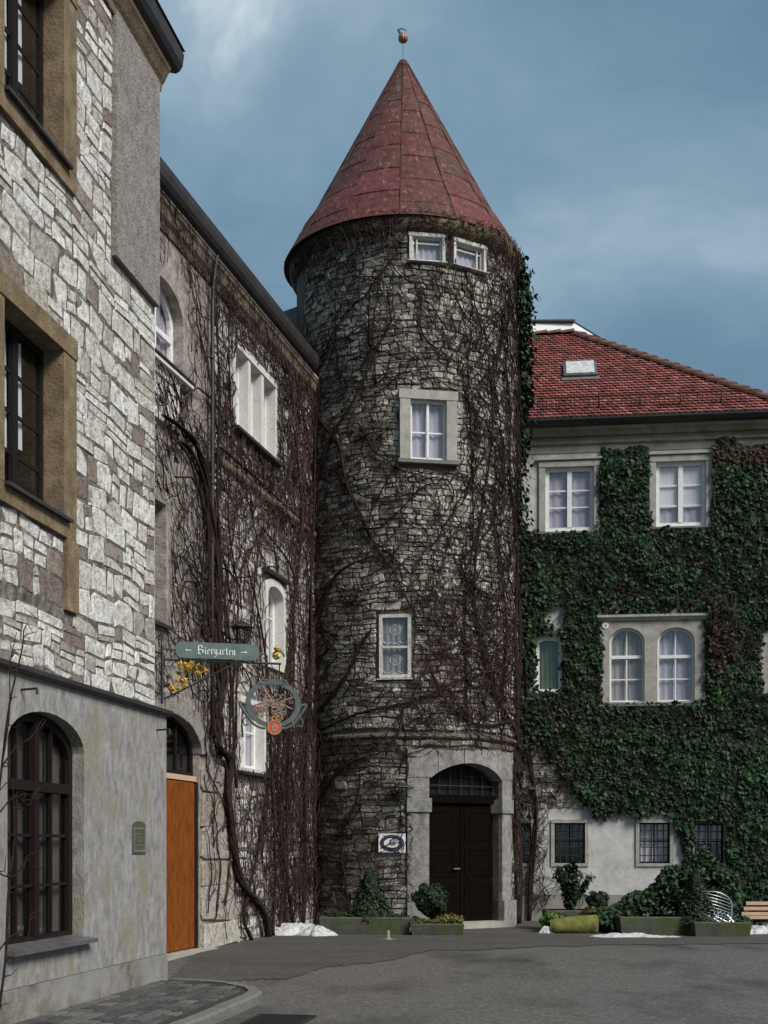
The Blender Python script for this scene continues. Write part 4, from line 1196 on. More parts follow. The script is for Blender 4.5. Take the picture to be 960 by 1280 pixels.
# tower creeper ---------------------------------------------------------
tv = thing('bare_creeper', tuple(TW.P(-2.13, 0, .12)), 'dense leafless creeper twigs covering the round tower walls', 'vine')
rng = random.Random(61)
TS = [[(-2.1, 0), (-2.13, 0.3), (-2.16, 2.58), (-2.22, 4.53), (-2.28, 6.5), (-2.22, 8.44), (-2.05, 10.03), (-1.95, 10.98)],
      [(-2.19, 4.2), (-1.44, 4.79), (-0.98, 5.52), (-0.72, 5.9)], [(-2.22, 6.0), (-1.54, 7.01), (-0.68, 7.35)], [(-2.13, 8.91), (-1.65, 9.78), (-1.07, 10.47), (-0.65, 11.36)],
      [(-2.0, 10.34), (-1.44, 9.58), (-1.16, 8.58), (-0.56, 7.42), (0.3, 5.84)], [(-0.95, 9.9), (-0.65, 9.4), (-0.17, 9.02), (0.47, 8.83)], [(-1.88, 3.98), (-0.98, 4.25), (0.15, 4.5), (0.97, 4.92)],
      [(2.75, 0), (2.85, 1.4), (2.72, 2.6), (2.92, 4.2), (2.75, 5.8), (2.88, 7.58), (2.5, 9.0), (2.42, 10.44), (2.16, 12.33)], [(2.7, 4.0), (1.89, 4.83), (1.38, 6.38), (1.54, 8.32), (1.89, 10.31), (1.54, 12.16)],
      [(2.72, 4.25), (1.54, 4.05), (0.8, 4.44), (0.15, 5.68)], [(1.24, 4.14), (1.15, 6.04), (1.34, 8.29), (1.23, 10.81), (1.34, 12.43)], [(-2.13, 2.41), (-1.35, 3.19), (-0.48, 3.49)],
      [(-1.16, 0), (-1.35, 1.6), (-0.98, 2.87), (-1.16, 4.14)], [(0.23, 12.59), (0.3, 11.65), (1.15, 10.96), (1.54, 9.6)], [(-0.65, 10.73), (-0.68, 12.0), (-0.48, 13.08)], [(-1.35, 10.52), (-1.54, 11.84), (-1.44, 13.25)],
      [(2.2, 4.2), (2.3, 6.2), (1.9, 8.2), (2.1, 9.8)], [(2.95, 3.0), (3.1, 6.0), (3.0, 9.0), (3.2, 11.5)]]
stems(tv, TW, TS, [.085, .055, .05, .05, .045, .03, .042, .05, .038, .04, .026, .042, .03, .024, .022, .024, .03, .04], rng, off=.03)
tm = MB()
tob = [TO['t1'], TO['t2'], (-.18, .98, 9.1, 10.6), TO['low'], (.12, 2.5, 0, 3.36)]
hz = lambda u, z, r: (r.choice((0.25, math.pi - .25)) + r.gauss(0, .6)) if u < .4 else math.pi / 2 + r.gauss(0, .6)
twigs(tm, TW, rng, 2700, (-2.5, 3.6, 3.9, 13.7), tob, hz, (.4, 1.5), (.004, .010), off=(.025, .065), wander=.42, tint=(.15, .95))
twigs(tm, TW, rng, 800, (-2.5, 3.4, .1, 3.8), tob, hz, (.4, 1.3), (.004, .010), off=(.03, .08), wander=.42, tint=(.1, .9))
twigs(tm, TW, rng, 420, (.1, 2.6, 3.8, 6.8), tob, lambda u, z, r: r.uniform(0, 6.28), (.4, 1.3), (.006, .013), off=(.04, .12), tint=(.3, .8))
twigs(tm, TW, rng, 230, (1.0, 3.2, 3.8, 13.2), tob, vert, (.9, 2.4), (.009, .018), off=(.03, .08), wander=.36, tint=(.0, .3))
twigs(tm, TW, rng, 500, (-2.9, 3.4, 13.3, 13.8), [TO['t1'], TO['t2']], vert, (.3, .7), (.005, .012), off=(.06, .16), tint=(.2, .9))
twigs(tm, TW, rng, 420, (-3.0, 3.6, 13.70, 14.0), [], lambda u, z, r: r.choice((0.3, 2.8, 1.57, 1.57)) + r.gauss(0, .5), (.2, .5), (.005, .012), off=(.11, .15), step=.06, tint=(.1, .9))
twigs(tm, TW, rng, 130, (-2.4, 3.0, 1.0, 13.4), tob, hz, (1.5, 4.0), (.012, .022), off=(.05, .085), wander=.24, step=.12, tint=(.0, .45))
tm.build('twigs', 'twig', tv, kind='stuff')

# evergreen ivy on the tower's right flank
ti = thing('tower_ivy', tuple(TW.P(3.4, 0, .1)), 'strip of green ivy climbing the right edge of the tower', 'ivy')
nr = np.random.default_rng(4)
P = []; N = []; S_ = []; T_ = []
for _ in range(5200):
    z = nr.uniform(2.0, 13.9)
    c = 3.35 + .25 * math.sin(z * 1.3) + (0.15 if z > 11 else 0.1)
    u = nr.normal(c, .26)
    keep = .95 if z > 10.0 else (.42 if z > 8 else .25)
    if nr.random() > keep or u < 2.75: continue
    if math.sin(z * 4.1 + u * 3) + math.sin(z * 1.7) < -1.1: continue
    d = abs(nr.normal(.05, .10)) + (.10 if z > 10.3 else .03)
    p = TW.P(u, z, d); a = u / TR
    P.append(p); N.append((math.sin(a) + nr.normal(0, .5), -math.cos(a) + nr.normal(0, .5), .5 + nr.normal(0, .4)))
    S_.append(nr.uniform(.07, .13)); T_.append(min(1, max(0, nr.normal(.45 if z > 10 else .2, .22))))
leaf_cloud(P, N, S_, nr, T_, name='leaves', mat='ivy', parent=ti)
stems(ti, TW, [[(3.2, 0), (3.4, 2), (3.3, 4.5), (3.5, 7.5), (3.3, 10), (3.4, 13.5)]], .05, random.Random(2), off=.02)

# ================================================================== IVY-GROWN HOUSE (right)
ih = thing('ivy_grown_house', tuple(RW.P(2.8, 0, -4)), 'ivy grown house with red tiled hip roof and white windows', 'house')
U1 = (.46, 1.52, 8.50, 9.90); U2 = (2.83, 3.90, 8.54, 9.94)
DA = (1.84, 2.60, 4.75, 6.37); DB = (2.86, 3.66, 4.75, 6.36)
SA = (.27, .82, 5.0, 6.20)
G1 = (.66, 1.33, 1.26, 2.15); G2 = (2.48, 3.14, 1.26, 2.15); G3 = (3.64, 4.28, 1.27, 2.13); G0 = (-.62, .17, 1.26, 2.15)
G4 = (5.02, 5.35, 4.9, 6.3)
m = MB()
holes = [outline(*U1), outline(*U2), outline(*DA, rise=.3), outline(*DB, rise=.3), outline(*SA, rise=.08), outline(*G1), outline(*G2), outline(*G3), outline(*G0)]
wall_mesh(m, RW, [(-1.5, .58), (5.4, .58), (5.4, 10.2), (-1.5, 10.2)], holes, .24)
shell(m, RW, -1.5, 5.4, .58, 10.85, 8)
m.build('wall', 'house_plaster', ih)
m = MB(); m.rect(RW, -1.5, 5.42, -.2, .575, -8, .03); m.build('plinth', 'plinth_plaster', ih)
m = MB(); m.rect(RW, -1.5, 5.43, 10.2, 10.86, -.3, .02); m.build('frieze', 'green_plaster', ih)
m = MB(); m.sweep(RW, -1.5, 5.5, [(-.02, 10.36), (.07, 10.38), (.09, 10.44), (-.02, 10.46)]); m.build('frieze_moulding', 'green_plaster', ih)
m = MB(); m.sweep(RW, -1.5, 5.6, [(-.05, 10.52), (.10, 10.54), (.16, 10.60), (.24, 10.64), (.24, 10.70), (-.05, 10.70)]); m.build('cornice', 'green_plaster', ih)
m = MB(); m.sweep(RW, -1.5, 5.72, [(.02, 10.71), (.30, 10.70), (.38, 10.73), (.44, 10.79), (.45, 10.86), (.30, 10.88), (-.1, 10.88), (-.1, 10.71)]); m.build('gutter', 'gutter', ih)
# upper windows
for op, rows, cf in ((U1, (.36, .68), 0), (U2, (.30, .66), 1)):
    surround(ih, RW, op, .13, .13, .12, .0, -.2, .05, 'trim')
    m = MB(); m.sweep(RW, op[0] - .2, op[1] + .2, [(-.02, op[3] + .13), (.10, op[3] + .14), (.10, op[3] + .18), (-.02, op[3] + .19)]); m.build('hood_mould', 'trim', ih)
    w_ = window(ih, RW, op[0], op[1], op[2], op[3] - .0, -.05, (.5,), rows if cf else (.36, .66), frame=.09, bar=.03, mat='white', mullion=(.5,), thick=.10, curtain='curtain', depth=.06)
    if cf:
        mm = MB()
        mm.rect(RW, op[0] + .1, op[1] - .1, op[2] + .42, op[3] - .1, -.121, -.115); mm.build('roller_blind', 'white_curtain', w_)
    mm = MB(); mm.sweep(RW, op[0] - .16, op[1] + .16, [(-.15, op[2] - .05), (-.15, op[2] + .005), (.09, op[2] - .02), (.09, op[2] - .06)]); mm.build('sill', 'lead', w_)
    room(ih, RW, *op, -.30, 1.2)
# double arched window
for k, op in enumerate((DA, DB)):
    w_ = window(ih, RW, *op, -.06, (.5,), (.30, .62), frame=.05, bar=.028, rise=.3, mat='white', transom=(.62,), thick=.07, curtain=('net_grey', 'curtain')[k], depth=.06)
    room(ih, RW, *op, -.30, 1.2)
m = MB()
outr = [(1.64, 4.72), (3.88, 4.72), (3.88, 6.50), (1.64, 6.50)]
wall_mesh(m, Flat(RW.P(0, 0, .055).x, RW.P(0, 0, .055).y, .9933, -.1157, -.1157, -.9933), outr, [outline(q_[0] + .007, q_[1] - .007, q_[2] + .007, q_[3] - .007, rise=.3) for q_ in (DA, DB)], .15)
sd = m.build('surround', 'trim', ih)
m = MB(); m.ring(RW, outr, [(1.66, 4.74), (3.86, 4.74), (3.86, 6.48), (1.66, 6.48)], 0, .054); m.build('surround_edge', 'trim', sd)
m = MB(); m.sweep(RW, 1.58, 3.94, [(0, 6.50), (.09, 6.51), (.11, 6.55), (.16, 6.58), (.16, 6.63), (0, 6.66)]); m.build('hood_mould', 'trim', ih)
m = MB(); m.sweep(RW, 1.55, 3.97, [(-.02, 4.66), (.12, 4.66), (.12, 4.69), (-.02, 4.73)]); m.build('sill', 'lead', ih)
m = MB(); m.lathe((0, 0, 0), [(.075, 0), (.075, .02), (.05, .03)], 12)
mm = MB(); mm.prism(RW, [(1.76 + .07 * math.cos(t), 6.42 + .07 * math.sin(t)) for t in np.linspace(0, 6.283, 13)[:-1]], .055, .075); bd = mm.build('round_badge', 'sign_white', ih)
mm = MB(); mm.prism(RW, [(1.735, 6.39), (1.785, 6.39), (1.76, 6.45)], .074, .080); mm.build('badge_mark', 'sign_grey', bd)
# small arched window
w_ = window(ih, RW, *SA, -.04, (), (), frame=.07, rise=.08, mat='white', curtain='brown_curtain', depth=.05, glass='greenglass')
mm = MB(); mm.sweep(RW, SA[0] - .06, SA[1] + .06, [(-.1, 4.95), (-.1, 5.005), (.07, 4.99), (.07, 4.95)]); mm.build('sill', 'lead', w_)
room(ih, RW, *SA, -.26, 1.0)
# barred ground-floor windows
for k, op in enumerate((G1, G2, G3, G0)):
    surround(ih, RW, op, .07, .07, .07, .06, -.2, .035, 'trim')
    cur = (None, 'white_curtain', 'curtain', None)[k]
    w_ = window(ih, RW, *op, -.13, (.5,), (.55,), frame=.04, bar=.03, mat='darkwood', glass='greenglass' if k == 0 else 'glass', curtain=cur, depth=.05, cfrac=1 if k == 1 else .5)
    for i in range(1, 5):
        u_ = op[0] + (op[1] - op[0]) * i / 5
        mm = MB(); mm.tube([RW.P(u_, op[2], -.05), RW.P(u_, op[3], -.05)], .011, 5); mm.build('window_bar', 'iron', w_)
    for i in range(1, 5):
        z_ = op[2] + (op[3] - op[2]) * i / 5
        mm = MB(); mm.tube([RW.P(op[0], z_, -.05), RW.P(op[1], z_, -.05)], .010, 5); mm.build('window_bar', 'iron', w_)
    room(ih, RW, *op, -.26, 1.0)
# shutter / blind window at the far right, half behind the ivy
m = MB(); m.rect(RW, G4[0], G4[1], G4[2], G4[3], -.02, .05); m.build('blind_window', 'trim', ih)

# roof ------------------------------------------------------------------
AL = math.atan(.793); CA, SA_ = math.cos(AL), math.sin(AL)
EU = 5.72; KK = 4.5; SL = KK / CA
def RF(u, s, n=0.0):
    return RW.P(u, 10.84 + s * SA_ + n * CA, .42 - s * CA + n * SA_)
class RoofFrame:
    def P(s, u, z, d=0.0): return RF(u, z, d)
RFR = RoofFrame()
m = MB()
rt = (EU - KK)
pts = [RF(-2.2, 0), RF(EU, 0), RF(rt, SL), RF(-2.2, SL), RW.P(EU, 10.84, .42 - 2 * KK), RW.P(-2.2, 10.84, .42 - 2 * KK)]
m.add(pts, [(0, 1, 2, 3), (1, 4, 2), (3, 2, 4, 5), (0, 3, 5)])
roof = m.build('roof', 'tileunder', ih)
rng = random.Random(71)
tmb = MB()
row = 0; s = -.03
EX, TWD = .165, .135
while s < SL - .03:
    umax = EU - s * CA + .10
    u = -1.2 + (row % 2) * TWD / 2
    while u + TWD < umax:
        tmb.tint = min(1, max(0, rng.gauss(.5, .26)))
        a, b = u + .005, u + TWD - .005
        up = s + EX * 1.25
        o = [(a, up), (a, s + .05), ((a * .75 + b * .25), s + .012), ((a + b) / 2, s + rng.uniform(-.004, .004)), ((a * .25 + b * .75), s + .012), (b, s + .05), (b, up)]
        n_ = len(o)
        lift = .012 + rng.uniform(0, .01)
        hgt = lambda q: .004 + (lift + .022) * (1 - min(1, (q - s) / (EX * 1.25)))
        pts = [RF(p[0], p[1], hgt(p[1])) for p in o] + [RF(p[0], p[1], hgt(p[1]) - .018) for p in o[1:6]]
        tmb.add(pts, [tuple(range(n_))] + [(1 + i, n_ + i, n_ + i + 1, 2 + i) for i in range(4)])
        u += TWD
    s += EX; row += 1
tmb.build('roof_tiles', 'tile', roof, kind='stuff')
# hip and ridge caps
def cap_row(A, B, n, r):
    for i in range(n):
        p0 = A.lerp(B, i / n); p1 = A.lerp(B, (i + 1.12) / n)
        mm = MB(); ax = (p1 - p0).normalized(); side = ax.cross(Vector((0, 0, 1))).normalized(); up = side.cross(ax)
        pts = []; fs = []
        for e_, (p, rr) in enumerate(((p0, r * 1.12), (p1, r * .9))):
            for k in range(7):
                t = math.pi * k / 6
                pts.append(p + side * (rr * math.cos(t)) + up * (rr * .8 * math.sin(t) - .02 + (.02 if e_ == 0 else 0)))
            for k in range(7):
                t = math.pi * k / 6
                pts.append(p + side * (rr * .86 * math.cos(t)) + up * (rr * .66 * math.sin(t) - .03))
        for k in range(6):
            fs += [(k, k + 1, 14 + k + 1, 14 + k), (k, 7 + k, 7 + k + 1, k + 1), (14 + k, 14 + k + 1, 21 + k + 1, 21 + k)]
        mm.add(pts, fs); mm.build('hip_cap', 'hiptile', roof)
cap_row(RF(EU, 0, .0), RF(rt, SL, .0), 20, .14)
cap_row(RF(rt, SL, .03), RF(-1.8, SL, .03), 9, .12)
# end slope and back slope stay plain sheets of tiles seen edge-on
# roof hatch
sk = (0.90, 1.66, 2.40, 3.35)
m = MB(); m.rect(RFR, sk[0], sk[1], sk[2], sk[3], .0, .10); rh = m.build('roof_hatch', 'zinc', roof)
m = MB(); m.rect(RFR, sk[0] + .06, sk[1] - .06, sk[2] + .07, sk[3] - .05, .10, .125); m.build('hatch_cover', 'snow', rh)
m = MB(); m.rect(RFR, sk[0] - .05, sk[1] + .05, sk[2] - .16, sk[2], .02, .05); m.build('hatch_flashing', 'lead', rh)
# snow guard
m = MB()
for s_ in (.52, .64):
    m.tube([RF(-1.0, s_ - .1, .16 + (.0 if s_ < .6 else .09)), RF(EU - .75, s_ - .1, .16 + (.0 if s_ < .6 else .09))], .011, 5)
k = -1.0
while k < EU - .75:
    m.tube([RF(k, .40, .07), RF(k, .54, .26)], .007, 4); k += .10
sg = m.build('snow_guard', 'coneseam', roof)
for i in range(6):
    m = MB(); u_ = -.1 + i * .86; m.tube([RF(u_, .60, .02), RF(u_, .40, .07), RF(u_, .55, .28)], .016, 5); m.build('guard_bracket', 'coneseam', roof)
# white capped structure behind the ridge
m = MB()
poly = [(2.2, 13.2), (5.80, 13.2), (5.80, 15.18), (5.10, 15.68), (2.2, 15.72)]
for y0, y1 in ((33.6, 34.6),):
    n_ = len(poly)
    m.add([(x, y0 + (z_ - 13.2) * .3, z_) for x, z_ in poly] + [(x, y1 + .3, z_) for x, z_ in poly], [tuple(range(n_)), tuple(range(2 * n_ - 1, n_ - 1, -1))] + [(i, (i + 1) % n_, n_ + (i + 1) % n_, n_ + i) for i in range(n_)])
m.build('rear_dormer', 'sign_white', ih)
m = MB()
pp = [(2.2, 15.725), (5.11, 15.69), (5.88, 15.16)]
for i in range(2):
    (x0, z0), (x1, z1) = pp[i], pp[i + 1]
    m.hexa([(x0, 34.37, z0), (x1, 34.24, z1), (x1, 35.0, z1), (x0, 35.0, z0), (x0, 34.37, z0 + .05), (x1, 34.24, z1 + .05), (x1, 35.0, z1 + .05), (x0, 35.0, z0 + .05)])
m.build('dormer_coping', 'gutter', ih)

# rubble patch low on the left where the ivy is thin
rng = random.Random(81)
rects = courses(rng, -.35, 1.45, 2.45, 4.5, (.09, .17), (.15, .36), [(-.7, .3, 1.1, 2.4)], split=.1)
stone_wall(RW, rng, rects, ih, 'towerstone', (.005, .03), limit=300, joint=.007, tintf=lambda r: min(1, max(0, rng.gauss(.3, .2))))

# ivy -------------------------------------------------------------------
iv = thing('wall_ivy', tuple(RW.P(4.4, 0, .15)), 'thick dark green ivy spreading over the right house around its windows', 'ivy')
nr = np.random.default_rng(9)
keep_out = [(.30, 1.68, 8.38, 10.3), (2.66, 4.04, 8.42, 10.3), (1.60, 3.92, 4.64, 6.72), (.20, .88, 4.93, 6.30), (.56, 1.43, 1.15, 2.3), (2.36, 3.26, 1.15, 2.3), (3.55, 4.38, 1.18, 2.22), (4.98, 5.40, 4.85, 6.35)]
def ivy_density(u, z):
    w = .12 * math.sin(u * 3.1 + z * 1.3) + .10 * math.sin(u * 7.3 - z * 2.9) + .08 * math.sin(z * 6.1 + u * 2)
    if z > 8.35 + w * .5:
        if 1.66 + w * .4 < u < 2.66 + w * .4: return 1.0 if z < 10.22 + w * .6 else 0
        if u > 4.02 + w * .5: return 1.0 if z < 10.18 + w else 0
        if z < 8.5 and u > -.1: return .6
        return 0
    if u < -.2: return 0
    bottom = np.interp(u, [0, .7, 1.2, 1.45, 1.7, 2.2, 2.5, 3.1, 3.35, 3.6, 5.4], [3.9, 3.4, 2.7, 2.4, 2.25, 2.45, 2.4, 2.35, 1.9, .2, 0]) + w * .45 + float(nr.normal(0, .09))
    if z < bottom: return 0
    if u < .9 and z < 6.9: return .45 + w * 2
    if u < 1.4 and z < 4.6: return .8 + w * 2
    if 1.5 < u < 4.2 and 6.6 < z < 6.95: return .5
    return 1.0
P = []; N = []; S_ = []; T_ = []; D_ = []
cnt = 0
for _ in range(105000):
    u = nr.uniform(-.1, 5.45); z = nr.uniform(.05, 10.4)
    if inside(u, z, keep_out, -.12 * nr.random() ** 2): continue
    if nr.random() > ivy_density(u, z): continue
    nv = mnoise.noise((u * 1.1, z * 1.1, 3.0)); n2 = mnoise.noise((u * 3.7, z * 3.7, 7.0)); n3 = mnoise.noise((u * 2.2, z * 2.2, 12.0))
    if n3 < -.3 and nr.random() < .5: continue
    lump = .08 + .05 * nv + .05 * n2
    d = .03 + max(.02, lump) * nr.uniform(.1, 1.4)
    P.append(RW.P(u, z, d))
    N.append((-.1157 + nr.normal(0, .48), -.9933 + nr.normal(0, .25), .25 + nr.normal(0, .5)))
    S_.append(min(.16, max(.035, nr.normal(.082, .028))))
    t = nr.normal(.40 + .30 * nv + .25 * n2, .20)
    if (u > 4.0 and z > 9.85 + .1 * math.sin(u * 5)) or (u < 1.2 and z < 4.7 and nr.random() < .5): t = nr.uniform(0, .12)
    if nr.random() < .05: t = nr.uniform(0, .1)
    T_.append(min(1, max(0, t)))
leaf_cloud(P, N, S_, nr, T_, name='leaves', mat='ivy', parent=iv)
P = []; N = []; S_ = []; T_ = []
for _ in range(900):
    u = nr.uniform(4.05, 5.45); z = 10.16 - abs(nr.normal(0, .22)) + .08 * math.sin(u * 5)
    P.append(RW.P(u, z, nr.uniform(.04, .17))); N.append((nr.normal(0, .5), -1, nr.normal(.3, .5))); S_.append(nr.uniform(.06, .11)); T_.append(nr.random())
for _ in range(220):
    u = nr.normal(4.1, .18); z = nr.normal(6.05, .4)
    if inside(u, z, keep_out): continue
    P.append(RW.P(u, z, nr.uniform(.12, .24))); N.append((nr.normal(0, .5), -1, nr.normal(.3, .5))); S_.append(nr.uniform(.06, .11)); T_.append(nr.random())
leaf_cloud(P, N, S_, nr, T_, name='dry_leaves', mat='dryleaf', parent=iv)
rng = random.Random(91)
stems(iv, RW, [[(4.6, 0), (4.5, 2), (4.7, 4.5), (4.3, 7), (4.6, 9.8)], [(3.9, 0), (3.6, .9), (3.4, 2.5), (2.0, 4.2), (1.45, 5.5), (1.7, 7.2), (2.2, 9.9)], [(.1, 0), (.25, 2.4), (.02, 4.5), (.02, 6.2), (.6, 7.0), (1.2, 8.2)]], [.06, .05, .05], rng, off=.03)
tm = MB()
twigs(tm, RW, rng, 420, (-.35, 1.5, .2, 5.0), keep_out, vert, (.4, 1.3), (.006, .013), off=(.03, .10), accept=lambda u, z: 1 if (z > 2.4 or u < .5) else .1, tint=(0, .7))
twigs(tm, RW, rng, 260, (-.3, 5.3, 4.0, 8.4), keep_out, vert, (.4, 1.2), (.006, .012), off=(.06, .2), tint=(0, .6))
twigs(tm, RW, rng, 60, (3.2, 4.6, 5.6, 7.0), keep_out, lambda u, z, r: r.uniform(0, 6.28), (.4, 1.0), (.007, .013), off=(.2, .26), tint=(.4, 1))
tm.build('twigs', 'twig', iv, kind='stuff')

# ================================================================== SMALLER THINGS
# hanging tavern sign ---------------------------------------------------
BR = Flat(-2.80, 15.80, .965, .262, .262, -.965)        # the bracket's own plane: u out from the corner, n towards the viewer
br = thing('sign_bracket', tuple(BR.P(0, 3.4, 0)), 'wrought iron wall bracket with gilded leaves holding the tavern signs', 'bracket')
m = MB(); m.tube([BR.P(.06, 3.38, 0), BR.P(.06, 4.10, 0)], .018, 6); m.build('wall_bar', 'iron', br)
for z_ in (3.5, 4.0):
    m = MB(); m.tube([BR.P(.06, z_, 0), Vector((-2.84, 15.52, z_))], .014, 6); m.build('wall_anchor', 'iron', br)
m = MB(); m.tube([BR.P(.06, 3.93, 0), BR.P(1.55, 3.93, 0)], .016, 6); m.build('arm', 'iron', br)
m = MB(); m.tube([BR.P(.06, 4.06, 0), BR.P(.25, 4.05, 0)], .012, 6); m.build('arm', 'iron', br)
m = MB(); m.tube([BR.P(.08, 3.44, 0), BR.P(.5, 3.66, 0), BR.P(.98, 3.92, 0)], .012, 6); m.build('brace', 'iron', br)
def scroll(c, r, turns, d=0, s=1):
    return [BR.P(c[0] + s * r * (1 - t / (turns * 7)) * math.cos(t), c[1] + r * (1 - t / (turns * 7)) * math.sin(t), d) for t in np.linspace(0, turns * 6.283, 22)]
m = MB(); m.tube(scroll((1.50, 4.02), .09, 1.0), .011, 5); m.tube(scroll((1.34, 4.0), .06, 1.0, s=-1), .009, 5); m.build('scroll', 'iron', br)
rng = random.Random(101)
def iron_leaf(c, sz, rot, mat, name='gilded_leaf'):
    lob = []
    for k in range(10):
        t = rot + k * math.pi / 5
        r = sz * (1.0 if k % 2 == 0 else .48)
        lob.append((c[0] + r * math.cos(t), c[1] + r * math.sin(t) * .85))
    m_ = MB(); cen = BR.P(c[0], c[1], c[2] + .02)
    pts = [cen] + [BR.P(u_, z_, c[2] + rng.uniform(-.025, .015)) for u_, z_ in lob] + [BR.P(c[0], c[1], c[2] - .006)]
    m_.add(pts, [(0, 1 + k, 1 + (k + 1) % 10) for k in range(10)] + [(11, 1 + (k + 1) % 10, 1 + k) for k in range(10)])
    m_.build(name, mat, br)
for k in range(26):
    t = rng.random()
    u_ = .09 + .52 * t; z_ = 3.90 - (1 - t * .75) * rng.uniform(.0, .46)
    iron_leaf((u_, z_, rng.uniform(-.03, .04)), rng.uniform(.035, .062), rng.uniform(0, 6), rng.choice(('gold', 'gold', 'amber', 'yellow_leaf')))
for k in range(7):
    iron_leaf((1.49 + rng.uniform(-.05, .05), 4.07 + rng.uniform(-.06, .06), rng.uniform(0, .05)), rng.uniform(.035, .06), rng.uniform(0, 6), 'gold', 'gilded_flower')

sb = thing('direction_board', tuple(BR.P(.75, 3.94, .03)), 'long grey green board reading Biergarten between two small arrows', 'sign')
b0, b1, z0, z1 = .22, 1.27, 3.955, 4.155
bp_ = [(b0 + .06, z0), (b1 - .06, z0), (b1 - .015, z0 + .03), (b1, (z0 + z1) / 2), (b1 - .015, z1 - .03), (b1 - .06, z1), (b0 + .06, z1), (b0 + .015, z1 - .03), (b0, (z0 + z1) / 2), (b0 + .015, z0 + .03)]
m = MB(); m.prism(BR, bp_, .012, .034); m.build('board', 'sign_green', sb)
m = MB(); m.rect(BR, .32, .34, 3.92, 3.957, .01, .03); m.rect(BR, 1.13, 1.15, 3.92, 3.957, .01, .03); m.build('board_clip', 'iron', sb)
# blackletter strokes (x 0..1, y 0..1 of an em box)
GL = {'B': [[(.15, .0), (.15, 1.0)], [(0, .85), (.3, 1.0), (.7, .9), (.75, .7), (.4, .55)], [(.4, .55), (.8, .45), (.85, .15), (.5, 0), (.05, .05)], [(0, .55), (.4, .55)]],
      'i': [[(.3, .6), (.35, .1), (.6, 0)], [(.3, .82), (.42, .74)]], 'e': [[(.6, .1), (.35, 0), (.25, .15), (.25, .5), (.5, .62), (.65, .45), (.28, .3)]],
      'r': [[(.25, .6), (.3, 0)], [(.3, .5), (.55, .63), (.72, .52)]], 'g': [[(.65, .6), (.3, .6), (.22, .2), (.5, .05), (.65, .2)], [(.65, .6), (.68, -.15), (.35, -.3), (.2, -.2)]],
      'a': [[(.25, .55), (.55, .62), (.62, .05), (.75, 0)], [(.6, .35), (.28, .25), (.3, .02), (.58, .08)]], 't': [[(.4, .85), (.38, .1), (.65, 0)], [(.2, .6), (.62, .6)]],
      'n': [[(.2, .6), (.22, 0)], [(.22, .48), (.5, .63), (.62, .5), (.62, .05), (.78, 0)]]}
WD = {'B': .95, 'i': .6, 'e': .78, 'r': .72, 'g': .82, 'a': .82, 't': .68, 'n': .88}
x = .495; em = .102
for ch in 'Biergarten':
    m = MB(); ew = em * .56 if ch != 'B' else em * .75; eh = em if ch != 'B' else em * 1.05
    for st in GL[ch]:
        for (p, q) in zip(st[:-1], st[1:]):
            a = (x + p[0] * ew, 4.01 + p[1] * eh); b = (x + q[0] * ew, 4.01 + q[1] * eh)
            wd = .010 if ch == 'B' else .0085
            m.prism(BR, [(a[0] - wd / 2, a[1] - wd * .3), (a[0] + wd / 2, a[1] + wd * .3), (b[0] + wd / 2, b[1] + wd * .3), (b[0] - wd / 2, b[1] - wd * .3)], .034, .038 + rng.uniform(0, .0015))
    m.build('letter', 'sign_white', sb)
    x += WD[ch] * ew + .0015
for xc, s_ in ((.385, -1), (1.07, 1)):
    m = MB()
    m.prism(BR, [(xc - .035, 4.048), (xc + .035, 4.048), (xc + .035, 4.055), (xc - .035, 4.055)], .034, .038)
    m.prism(BR, [(xc + s_ * .045, 4.052), (xc + s_ * .018, 4.066), (xc + s_ * .026, 4.052), (xc + s_ * .018, 4.038)], .034, .0385)
    m.build('arrow', 'sign_white', sb)

rs = thing('hanging_ring_sign', tuple(BR.P(1.45, 3.05, 0)), 'round grey iron ring sign with openwork scrolls and glowing orange red badge', 'sign')
rs['label'] = 'round grey iron ring sign with openwork scrolls and an orange red badge'
RC = (1.45, 3.42); RA, RBv = .355, .30
def ell(a, b, n=36, c=RC): return [(c[0] + a * math.cos(t), c[1] + b * math.sin(t)) for t in np.linspace(0, 2 * math.pi, n + 1)[:-1]]
m = MB(); m.ring(BR, ell(RA, RBv), ell(RA - .07, RBv - .055), -.012, .014); m.build('ring', 'greyiron', rs)
m = MB(); m.ring(BR, [(1.23, 3.655), (1.67, 3.655), (1.61, 3.73), (1.29, 3.73)], [(1.27, 3.67), (1.63, 3.67), (1.59, 3.715), (1.31, 3.715)], -.01, .014); m.build('top_plate', 'greyiron', rs)
for u_ in (1.35, 1.53):
    m = MB(); m.tube([BR.P(u_, 3.72, 0), BR.P(u_, 3.93, 0)], .009, 5); m.build('hanger', 'iron', rs)
for s_ in (-1, 1):
    m = MB()
    m.tube([BR.P(RC[0] + s_ * q[0], RC[1] + q[1], .0) for q in smooth_path([(.34, -.02), (.42, .0), (.40, -.06), (.33, -.16), (.26, -.25), (.17, -.30), (.10, -.31)], 5)], .018, 6)
    m.tube([BR.P(RC[0] + s_ * q[0], RC[1] + q[1], .0) for q in smooth_path([(.33, -.14), (.38, -.22), (.36, -.28), (.31, -.26)], 5)], .010, 5)
    m.build('side_scroll', 'greyiron', rs)
